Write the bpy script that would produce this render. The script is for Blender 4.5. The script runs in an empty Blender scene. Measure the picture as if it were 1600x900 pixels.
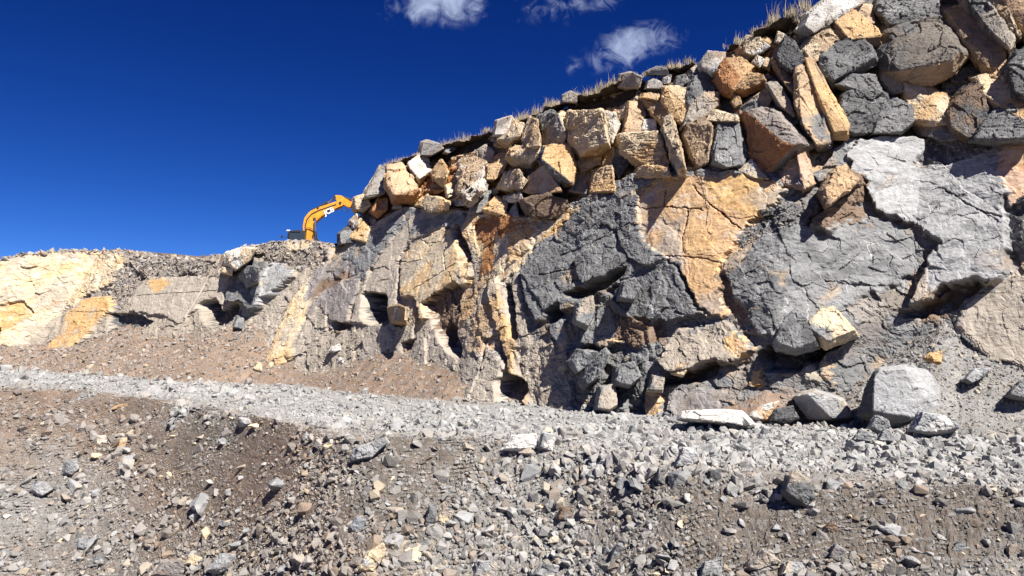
import bpy, bmesh, math, random
import numpy as np
from mathutils import Vector, Matrix
random.seed(7); RNG = np.random.default_rng(11)
F32 = np.float32
SC = bpy.context.scene
COL = SC.collection
# ------------------------------------------------------------------ camera geometry (1600x900 photograph, 26 mm equivalent)
FPX = 1155.0; PITCH = math.atan(100/1155)
CP, SP = math.cos(PITCH), math.sin(PITCH)
def rays(px, py):
    px = np.asarray(px, float); py = np.asarray(py, float)
    a = (px-800)/FPX; b = -(py-450)/FPX
    return np.stack([a, CP - b*SP, SP + b*CP], -1)
def at(px, py, Y):
    r = rays(px, py); return r*(Y/r[..., 1])[..., None]
def project(P):
    d = P[..., 1]*CP + P[..., 2]*SP
    u = -P[..., 1]*SP + P[..., 2]*CP
    return 800 + FPX*P[..., 0]/d, 450 - FPX*u/d
# ------------------------------------------------------------------ noise in numpy
def _h(ix, iy, iz, seed):
    x = (ix.astype(np.int64)*374761393 + iy.astype(np.int64)*668265263 + iz*2147483647 + seed*144269504) & 0xffffffff
    x = ((x ^ (x >> 13))*1274126177) & 0xffffffff
    x = ((x ^ (x >> 16))*2246822519) & 0xffffffff
    x = x ^ (x >> 15)
    return (x & 0xffffff).astype(F32)/F32(0xffffff)
def vnoise2(x, y, seed):
    x = np.asarray(x, float); y = np.asarray(y, float)
    ix = np.floor(x); iy = np.floor(y); fx = (x-ix).astype(F32); fy = (y-iy).astype(F32)
    fx = fx*fx*(3-2*fx); fy = fy*fy*(3-2*fy)
    a = _h(ix, iy, 0, seed); b = _h(ix+1, iy, 0, seed); c = _h(ix, iy+1, 0, seed); d = _h(ix+1, iy+1, 0, seed)
    return (a+(b-a)*fx)*(1-fy) + (c+(d-c)*fx)*fy
def fbm2(x, y, seed, octs=4, gain=.5):
    s = 0; a = 1; n = 0
    for i in range(octs):
        c, sn = math.cos(.7*i+.3), math.sin(.7*i+.3)
        s = s + a*(vnoise2((x*c-y*sn)*2**i+17*i, (x*sn+y*c)*2**i-9*i, seed+i)-.5); n += a; a *= gain
    return s*2/n
def vnoise3(p, seed):
    i = np.floor(p); f = (p-i).astype(F32); f = f*f*(3-2*f)
    ix, iy, iz = i[:, 0], i[:, 1], i[:, 2].astype(np.int64)
    r = 0
    for dx in (0, 1):
        wx = f[:, 0] if dx else 1-f[:, 0]
        for dy in (0, 1):
            wy = f[:, 1] if dy else 1-f[:, 1]
            for dz in (0, 1):
                wz = f[:, 2] if dz else 1-f[:, 2]
                r = r + wx*wy*wz*_h(ix+dx, iy+dy, iz+dz, seed)
    return r
def fbm3(p, seed, octs=3, gain=.5):
    s = 0; a = 1; n = 0
    for i in range(octs):
        s = s + a*(vnoise3(p*2**i+13.7*i, seed+i)-.5); n += a; a *= gain
    return s*2/n
def fract2(x, y, seed, tilt=1.0):
    """fractured rock: every cell of a jittered lattice is a plane of its own height and tilt"""
    x = np.asarray(x, float); y = np.asarray(y, float)
    ix = np.floor(x); iy = np.floor(y)
    d1 = np.full(x.shape, 9., F32); d2 = d1.copy(); bx = np.zeros(x.shape); by = np.zeros(x.shape); vx = d1.copy(); vy = d1.copy()
    for a in (-1, 0, 1):
        for b in (-1, 0, 1):
            cx = ix+a; cy = iy+b
            dx = (x-cx-.1-.8*_h(cx, cy, 1, seed)).astype(F32); dy = (y-cy-.1-.8*_h(cx, cy, 2, seed)).astype(F32)
            d = dx*dx+dy*dy
            m = d < d1
            d2 = np.where(m, d1, np.minimum(d2, d)); d1 = np.where(m, d, d1)
            bx = np.where(m, cx, bx); by = np.where(m, cy, by); vx = np.where(m, dx, vx); vy = np.where(m, dy, vy)
    o = .6*(_h(bx, by, 3, seed)-.5)
    gx = _h(bx, by, 4, seed)-.5; gy = _h(bx, by, 5, seed)-.5
    return o + tilt*1.6*(gx*vx+gy*vy), np.sqrt(d2)-np.sqrt(d1), _h(bx, by, 6, seed)
def fract3(p, seed, tilt=1.0):
    i = np.floor(p); n = len(p)
    d1 = np.full(n, 9., F32); B = np.zeros((n, 3)); V = np.zeros((n, 3), F32)
    for a in (-1, 0, 1):
        for b in (-1, 0, 1):
            for c in (-1, 0, 1):
                C_ = i+np.array([a, b, c]); cz = C_[:, 2].astype(np.int64)
                J = np.stack([_h(C_[:, 0], C_[:, 1], cz*7+k, seed+k) for k in (1, 2, 3)], -1)
                v = (p-C_-.1-.8*J).astype(F32); d = (v*v).sum(-1)
                m = d < d1; d1 = np.where(m, d, d1); B = np.where(m[:, None], C_, B); V = np.where(m[:, None], v, V)
    bz = B[:, 2].astype(np.int64)
    g = np.stack([_h(B[:, 0], B[:, 1], bz*7+k, seed+40+k)-.5 for k in (1, 2, 3)], -1)
    return _h(B[:, 0], B[:, 1], bz*7+9, seed)-.5 + tilt*1.6*(g*V).sum(-1)
def inpoly(x, y, poly):
    poly = np.asarray(poly, float); ins = np.zeros(x.shape, bool)
    x0, y0 = poly.min(0); x1, y1 = poly.max(0)
    box = (x >= x0) & (x <= x1) & (y >= y0) & (y <= y1)
    xs = x[box]; ys = y[box]; r = np.zeros(xs.shape, bool); n = len(poly)
    for k in range(n):
        ax, ay = poly[k]; cx, cy = poly[(k+1) % n]
        if ay == cy: continue
        r ^= ((ay > ys) != (cy > ys)) & (xs < (cx-ax)*(ys-ay)/(cy-ay)+ax)
    ins[box] = r
    return ins
def smooth(e0, e1, x):
    t = np.clip((x-e0)/(e1-e0), 0, 1); return t*t*(3-2*t)
# ------------------------------------------------------------------ rock palette (albedo)
PAL = dict(
    ochre=(.46, .295, .135), cream=(.50, .405, .275), tan=(.36, .255, .155), pinkochre=(.47, .31, .18), pink=(.52, .35, .25), rust=(.30, .14, .055),
    brown=(.15, .105, .075), soil=(.155, .108, .078), scree=(.20, .17, .145), grey=(.17, .172, .175), dgrey=(.072, .073, .075), mgrey=(.125, .126, .128),
    lgrey=(.275, .276, .28), beige=(.32, .28, .235), white=(.50, .48, .45), greytan=(.29, .25, .205), peat=(.028, .02, .014), blugrey=(.18, .19, .205),
    dscree=(.10, .10, .103), grescree=(.215, .205, .195), road=(.24, .238, .234), pgrey=(.21, .188, .18))
PAL = {k: np.array(v, F32) for k, v in PAL.items()}
# ------------------------------------------------------------------ the wall: plan frame t (along, to the left and away), n (into the rock)
ANG = math.radians(38.5)
TX, TY, NX, NY = -math.cos(ANG), math.sin(ANG), math.sin(ANG), math.cos(ANG)
def to_tn(P): return P[..., 0]*TX+P[..., 1]*TY, P[..., 0]*NX+P[..., 1]*NY
def from_tnh(t, n, h): return np.stack([t*TX+n*NX, t*TY+n*NY, h], -1)
TOE = [(2300, 730, -2.2), (1900, 705, -2.2), (1600, 682, -2.2), (1350, 668, -2.2), (1180, 661, -2.2), (1040, 650, -2.2), (830, 633, -2.2), (700, 626, -2.2), (640, 621, -2.2),
       (500, 608, -2.2), (400, 601, -2.2), (250, 593, -2.1), (100, 582, -1.8), (0, 576, -1.6), (-250, 568, -1.1)]
_tp = np.array([at(a, b, 1.0)*(z/at(a, b, 1.0)[2]) for a, b, z in TOE])
_tt, _tn_ = to_tn(_tp); TOE_PX = np.array([a for a, b, c in TOE], float)
def zr(t): return np.interp(t, _tt, _tp[:, 2])
def toe_n(t): return np.interp(t, _tt, _tn_)
def px_t(px): return np.interp(px, TOE_PX[::-1], _tt[::-1])
_ct = lambda L: (px_t([a for a, b in L])[::-1], np.array([b for a, b in L])[::-1])
HC = _ct([(-250, 2.4), (0, 2.6), (60, 3.0), (100, 3.8), (180, 3.4), (240, 4.0), (300, 4.8), (335, 3.6), (360, 2.0), (430, 1.0), (480, 1.6), (520, 2.4), (560, 2.6), (640, 2.0),
          (690, 1.5), (720, .7), (760, .1), (830, -.3), (1030, -.2), (1120, .5), (1190, .9), (1280, .8), (1340, 1.8), (1400, 3.0), (1450, 3.5), (1500, 2.7), (1600, 2.0), (2300, 2.0)])
HS = _ct([(-250, 2.5), (300, 3.0), (560, 2.3), (640, 1.8), (720, .7), (830, 0), (1030, 0), (1200, .6), (1400, 2.5), (1600, 2.3), (2300, 2)])
def hc(t): return np.interp(t, *HC)
def b_wall(t): return toe_n(t)+1.0*np.interp(t, *HS)
LEAN = .50
def n_wall(t, h): return b_wall(t)+LEAN*(h-zr(t))
def wall_hit(px, py, e=0.0):
    """where the ray of a photo pixel meets the wall surface offset outward by e -> world points"""
    r = rays(px, py); sh = r.shape[:-1]; r = r.reshape(-1, 3); r = r/r[:, 1:2]
    e = np.broadcast_to(np.asarray(e, float), sh).reshape(-1)
    Ys = np.linspace(8, 120, 450)
    P = r[:, None, :]*Ys[None, :, None]; t, n = to_tn(P)
    g = n-(n_wall(t, P[..., 2])-e[:, None])
    k = np.argmax(g > 0, 1); k = np.where((g > 0).any(1), np.maximum(k, 1), len(Ys)-1)
    lo = Ys[k-1].copy(); hi = Ys[k].copy()
    for _ in range(26):
        m = .5*(lo+hi); Q = r*m[:, None]; t, n = to_tn(Q); gg = n-(n_wall(t, Q[:, 2])-e)
        hi = np.where(gg > 0, m, hi); lo = np.where(gg > 0, lo, m)
    return (r*(.5*(lo+hi))[:, None]).reshape(sh+(3,))
SKY = [(-260, 425), (-120, 415), (0, 408), (40, 399), (100, 393), (180, 391), (240, 401), (300, 406), (345, 411), (352, 397), (385, 386), (440, 379), (480, 377), (525, 387), (545, 352), (565, 314), (590, 280),
       (600, 262), (660, 243), (720, 224), (775, 203), (830, 184), (890, 159), (960, 139), (1010, 119), (1060, 108), (1100, 94), (1160, 70), (1200, 50), (1250, 22), (1285, -10), (1310, -60), (1360, -130), (1500, -230), (1700, -300), (2300, -380)]
_sp = wall_hit([a for a, b in SKY], [b for a, b in SKY]); _st, _ = to_tn(_sp); _o = np.argsort(_st)
def h_top(t): return np.interp(t, _st[_o], np.minimum(_sp[_o, 2], 20))
# ------------------------------------------------------------------ object helpers
def mesh_np(name, verts, faces, col=None, mats=(), smooth_=False, extra=None):
    me = bpy.data.meshes.new(name)
    verts = np.ascontiguousarray(verts, F32); faces = np.ascontiguousarray(faces, np.int32); k = faces.shape[1]
    me.vertices.add(len(verts)); me.vertices.foreach_set('co', verts.ravel())
    me.loops.add(faces.size); me.loops.foreach_set('vertex_index', faces.ravel())
    me.polygons.add(len(faces)); me.polygons.foreach_set('loop_start', np.arange(0, faces.size, k, dtype=np.int32))
    me.polygons.foreach_set('use_smooth', np.full(len(faces), smooth_, bool))
    me.update(calc_edges=True); me.validate()
    if col is not None: set_col(me, col)
    for nm, v in (extra or {}).items():
        a = me.attributes.new(nm, 'FLOAT', 'POINT'); a.data.foreach_set('value', np.ascontiguousarray(v, F32))
    for m in mats: me.materials.append(m)
    return me
def set_col(me, col):
    a = me.attributes.new('Col', 'FLOAT_COLOR', 'POINT'); c = np.ones((len(col), 4), F32); c[:, :3] = col
    a.data.foreach_set('color', c.ravel())
def link(name, data, parent=None, label=None, cat=None, group=None, kind=None, loc=None):
    o = bpy.data.objects.new(name, data); COL.objects.link(o)
    if parent is not None: o.parent = parent
    if label: o['label'] = label
    if cat: o['category'] = cat
    if group: o['group'] = group
    if kind: o['kind'] = kind
    if loc is not None: o.location = loc
    return o
def grid_faces(nr, nc):
    i = np.arange(nr*nc).reshape(nr, nc)
    return np.stack([i[:-1, :-1].ravel(), i[:-1, 1:].ravel(), i[1:, 1:].ravel(), i[1:, :-1].ravel()], -1)
def compact(V, Fc, *attrs):
    used = np.zeros(len(V), bool); used[Fc.ravel()] = True; idx = np.cumsum(used)-1
    return (V[used], idx[Fc]) + tuple(a[used] for a in attrs)
# ------------------------------------------------------------------ materials
class NT:
    def __init__(s, name):
        s.m = bpy.data.materials.new(name); s.m.use_nodes = True; s.t = s.m.node_tree; s.t.nodes.clear()
        s.out = s.n('ShaderNodeOutputMaterial'); s.b = s.n('ShaderNodeBsdfPrincipled'); s.l(s.b.outputs[0], s.out.inputs[0])
    def n(s, ty, **kw):
        x = s.t.nodes.new(ty)
        for k, v in kw.items():
            if k.startswith('i_'): x.inputs[k[2:]].default_value = v
            else: setattr(x, k, v)
        return x
    def l(s, a, b): s.t.links.new(a, b)
    def math(s, op, a, b=None, c=None, clamp=False):
        x = s.n('ShaderNodeMath', operation=op, use_clamp=clamp)
        for k, v in enumerate((a, b, c)):
            if v is None: continue
            if hasattr(v, 'links'): s.l(v, x.inputs[k])
            else: x.inputs[k].default_value = v
        return x.outputs[0]
    def mix(s, bt, f, a, b):
        x = s.n('ShaderNodeMix', data_type='RGBA', blend_type=bt)
        for k, v in ((0, f), (6, a), (7, b)):
            if hasattr(v, 'links'): s.l(v, x.inputs[k])
            else: x.inputs[k].default_value = v if k == 0 or len(v) == 4 else (*v, 1)
        return x.outputs[2]
    def ramp(s, f, lo, hi, a=0., b=1.):
        x = s.n('ShaderNodeMapRange', clamp=True); s.l(f, x.inputs[0])
        for k, v in zip((1, 2, 3, 4), (lo, hi, a, b)): x.inputs[k].default_value = v
        return x.outputs[0]
def rock_material(name, vein=.5, bump=.6, fine=1.0, spread=.45, coords='Object', crk=0., rb=.8):
    T = NT(name); tc = T.n('ShaderNodeTexCoord')
    geo = T.n('ShaderNodeNewGeometry'); P = geo.outputs['Position'] if coords == 'World' else tc.outputs['Object']
    col = T.n('ShaderNodeAttribute', attribute_name='Col').outputs['Color']
    def noise(sc, det=6, rough=.6, v=P, dist=0.):
        x = T.n('ShaderNodeTexNoise'); x.inputs['Scale'].default_value = sc; x.inputs['Detail'].default_value = det; x.inputs['Roughness'].default_value = rough
        x.inputs['Distortion'].default_value = dist; T.l(v, x.inputs['Vector']); return x.outputs['Fac']
    def mapped(scale, rot=(0, 0, 0)):
        m = T.n('ShaderNodeMapping'); T.l(P, m.inputs['Vector']); m.inputs['Scale'].default_value = scale; m.inputs['Rotation'].default_value = rot; return m.outputs[0]
    n1 = noise(1.3, 3); n2 = noise(7*fine, 4, .65); n3 = noise(34*fine, 2, .7)
    streak = noise(1.0, 5, .68, mapped((.9, .9, 4.6), (.3, .55, .2)), 1.4)
    rg = T.n('ShaderNodeTexNoise', noise_type='RIDGED_MULTIFRACTAL'); rg.inputs['Scale'].default_value = 1.0; rg.inputs['Detail'].default_value = 5; rg.inputs['Roughness'].default_value = .62; rg.inputs['Lacunarity'].default_value = 2.1; rg.inputs['Distortion'].default_value = .3; T.l(mapped((2.0*fine, 2.0*fine, 3.6*fine), (.35, .5, .2)), rg.inputs['Vector'])
    rdg = T.ramp(rg.outputs['Fac'], .3, 1.3)
    f = T.math('MULTIPLY_ADD', T.ramp(n1, .25, .75), .5, .28)
    f = T.math('MULTIPLY_ADD', T.ramp(n2, .25, .75), .5, f)
    f = T.math('MULTIPLY_ADD', T.ramp(streak, .3, .7), .6, f)
    f = T.math('MULTIPLY_ADD', T.ramp(n3, .3, .7), .2, f)          # about .28..2.0
    f = T.math('MULTIPLY_ADD', rdg, .35, T.math('SUBTRACT', f, .17))
    f = T.math('MULTIPLY_ADD', f, spread, 1-spread*1.12)
    c = T.mix('MULTIPLY', 1.0, col, (1, 1, 1)); gx = T.n('ShaderNodeCombineColor')
    for k in range(3): T.l(f, gx.inputs[k])
    T.l(gx.outputs[0], c.node.inputs[7])
    if vein > 0:
        wv = T.n('ShaderNodeVectorMath', operation='ADD'); nz = T.n('ShaderNodeTexNoise'); nz.inputs['Scale'].default_value = 1.6; nz.inputs['Detail'].default_value = 2; T.l(P, nz.inputs['Vector'])
        sc_ = T.n('ShaderNodeVectorMath', operation='SCALE'); T.l(nz.outputs['Color'], sc_.inputs[0]); sc_.inputs['Scale'].default_value = .55
        T.l(P, wv.inputs[0]); T.l(sc_.outputs[0], wv.inputs[1])
        masks = None
        for s_, w_, lo_ in ((.75, .010, .5), (2.1, .016, .55)):
            vo = T.n('ShaderNodeTexVoronoi', feature='DISTANCE_TO_EDGE'); vo.inputs['Scale'].default_value = s_; T.l(wv.outputs[0], vo.inputs['Vector'])
            ln = T.ramp(vo.outputs['Distance'], w_*.3, w_, 1, 0)
            mk = T.math('MULTIPLY', ln, T.ramp(noise(.9*s_+.3, 3), lo_, lo_+.1))
            masks = mk if masks is None else T.math('MAXIMUM', masks, mk)
        sep = T.n('ShaderNodeSeparateColor', mode='HSV'); T.l(col, sep.inputs[0])
        gm = T.ramp(sep.outputs[1], .1, .25, 1, .12)
        blot = T.math('MULTIPLY', T.ramp(noise(3.1, 4, .75, dist=1.2), .6, .74), .4)
        mk = T.math('MULTIPLY', T.math('MAXIMUM', T.math('MULTIPLY', masks, .8), blot), T.math('MULTIPLY', gm, vein))
        c = T.mix('MIX', mk, c, (.58, .57, .56))
    T.l(c, T.b.inputs['Base Color']); T.b.inputs['Roughness'].default_value = .82; T.b.inputs['Specular IOR Level'].default_value = .25
    if crk > 0:
        vc = T.n('ShaderNodeTexVoronoi', feature='DISTANCE_TO_EDGE'); vc.inputs['Scale'].default_value = 2.6; mp = mapped((1, 1, 1.7), (.3, .5, .2)); wq = T.n('ShaderNodeVectorMath', operation='ADD'); T.l(mp, wq.inputs[0])
        nq = T.n('ShaderNodeTexNoise'); nq.inputs['Scale'].default_value = 4; nq.inputs['Detail'].default_value = 2; T.l(P, nq.inputs['Vector']); sq = T.n('ShaderNodeVectorMath', operation='SCALE'); T.l(nq.outputs['Color'], sq.inputs[0]); sq.inputs['Scale'].default_value = .5; T.l(sq.outputs[0], wq.inputs[1]); T.l(wq.outputs[0], vc.inputs['Vector'])
        ck = T.math('MULTIPLY', T.ramp(vc.outputs['Distance'], .008, .03, 1, 0), T.ramp(noise(1.7, 2), .48, .6)); ck = T.math('MULTIPLY', ck, crk)
        c = T.mix('MIX', ck, c, (.035, .03, .026)); T.l(c, T.b.inputs['Base Color'])
    hgt = T.math('MULTIPLY_ADD', n2, .6, T.math('MULTIPLY_ADD', n3, .18, T.math('MULTIPLY_ADD', rdg, rb, T.math('MULTIPLY', streak, .5))))
    if crk > 0: hgt = T.math('MULTIPLY_ADD', ck, -.6, hgt)
    vo = T.n('ShaderNodeTexVoronoi', feature='F1'); vo.inputs['Scale'].default_value = 5.5*fine; T.l(P, vo.inputs['Vector'])
    hgt = T.math('MULTIPLY_ADD', vo.outputs['Distance'], -.12, hgt)
    bp = T.n('ShaderNodeBump'); bp.inputs['Strength'].default_value = bump; bp.inputs['Distance'].default_value = .09; T.l(hgt, bp.inputs['Height']); T.l(bp.outputs[0], T.b.inputs['Normal'])
    return T.m
M_CLIFF = rock_material('fractured_rock', .6, .65, spread=.55, coords='World', rb=1.0)
M_BLOCK = rock_material('joint_block_rock', .55, .6, 1.2, spread=.5, coords='World')
M_STONE = rock_material('loose_stone', .3, .4, 3.0, spread=.38, coords='World')
M_SOIL = rock_material('dirt_and_gravel', 0, .8, 2.6, spread=.42, coords='World')
def plain(name, col, rough=.5, metal=0., noise_amt=.25, scale=8):
    T = NT(name); tc = T.n('ShaderNodeTexCoord'); x = T.n('ShaderNodeTexNoise'); x.inputs['Scale'].default_value = scale; x.inputs['Detail'].default_value = 5; T.l(tc.outputs['Object'], x.inputs['Vector'])
    f = T.ramp(x.outputs['Fac'], .3, .7, 1-noise_amt, 1+noise_amt*.4)
    g = T.n('ShaderNodeCombineColor')
    for k in range(3): T.l(f, g.inputs[k])
    c = T.mix('MULTIPLY', 1., (*col, 1), (1, 1, 1)); T.l(g.outputs[0], c.node.inputs[7])
    T.l(c, T.b.inputs['Base Color']); T.b.inputs['Roughness'].default_value = rough; T.b.inputs['Metallic'].default_value = metal
    return T.m
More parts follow.
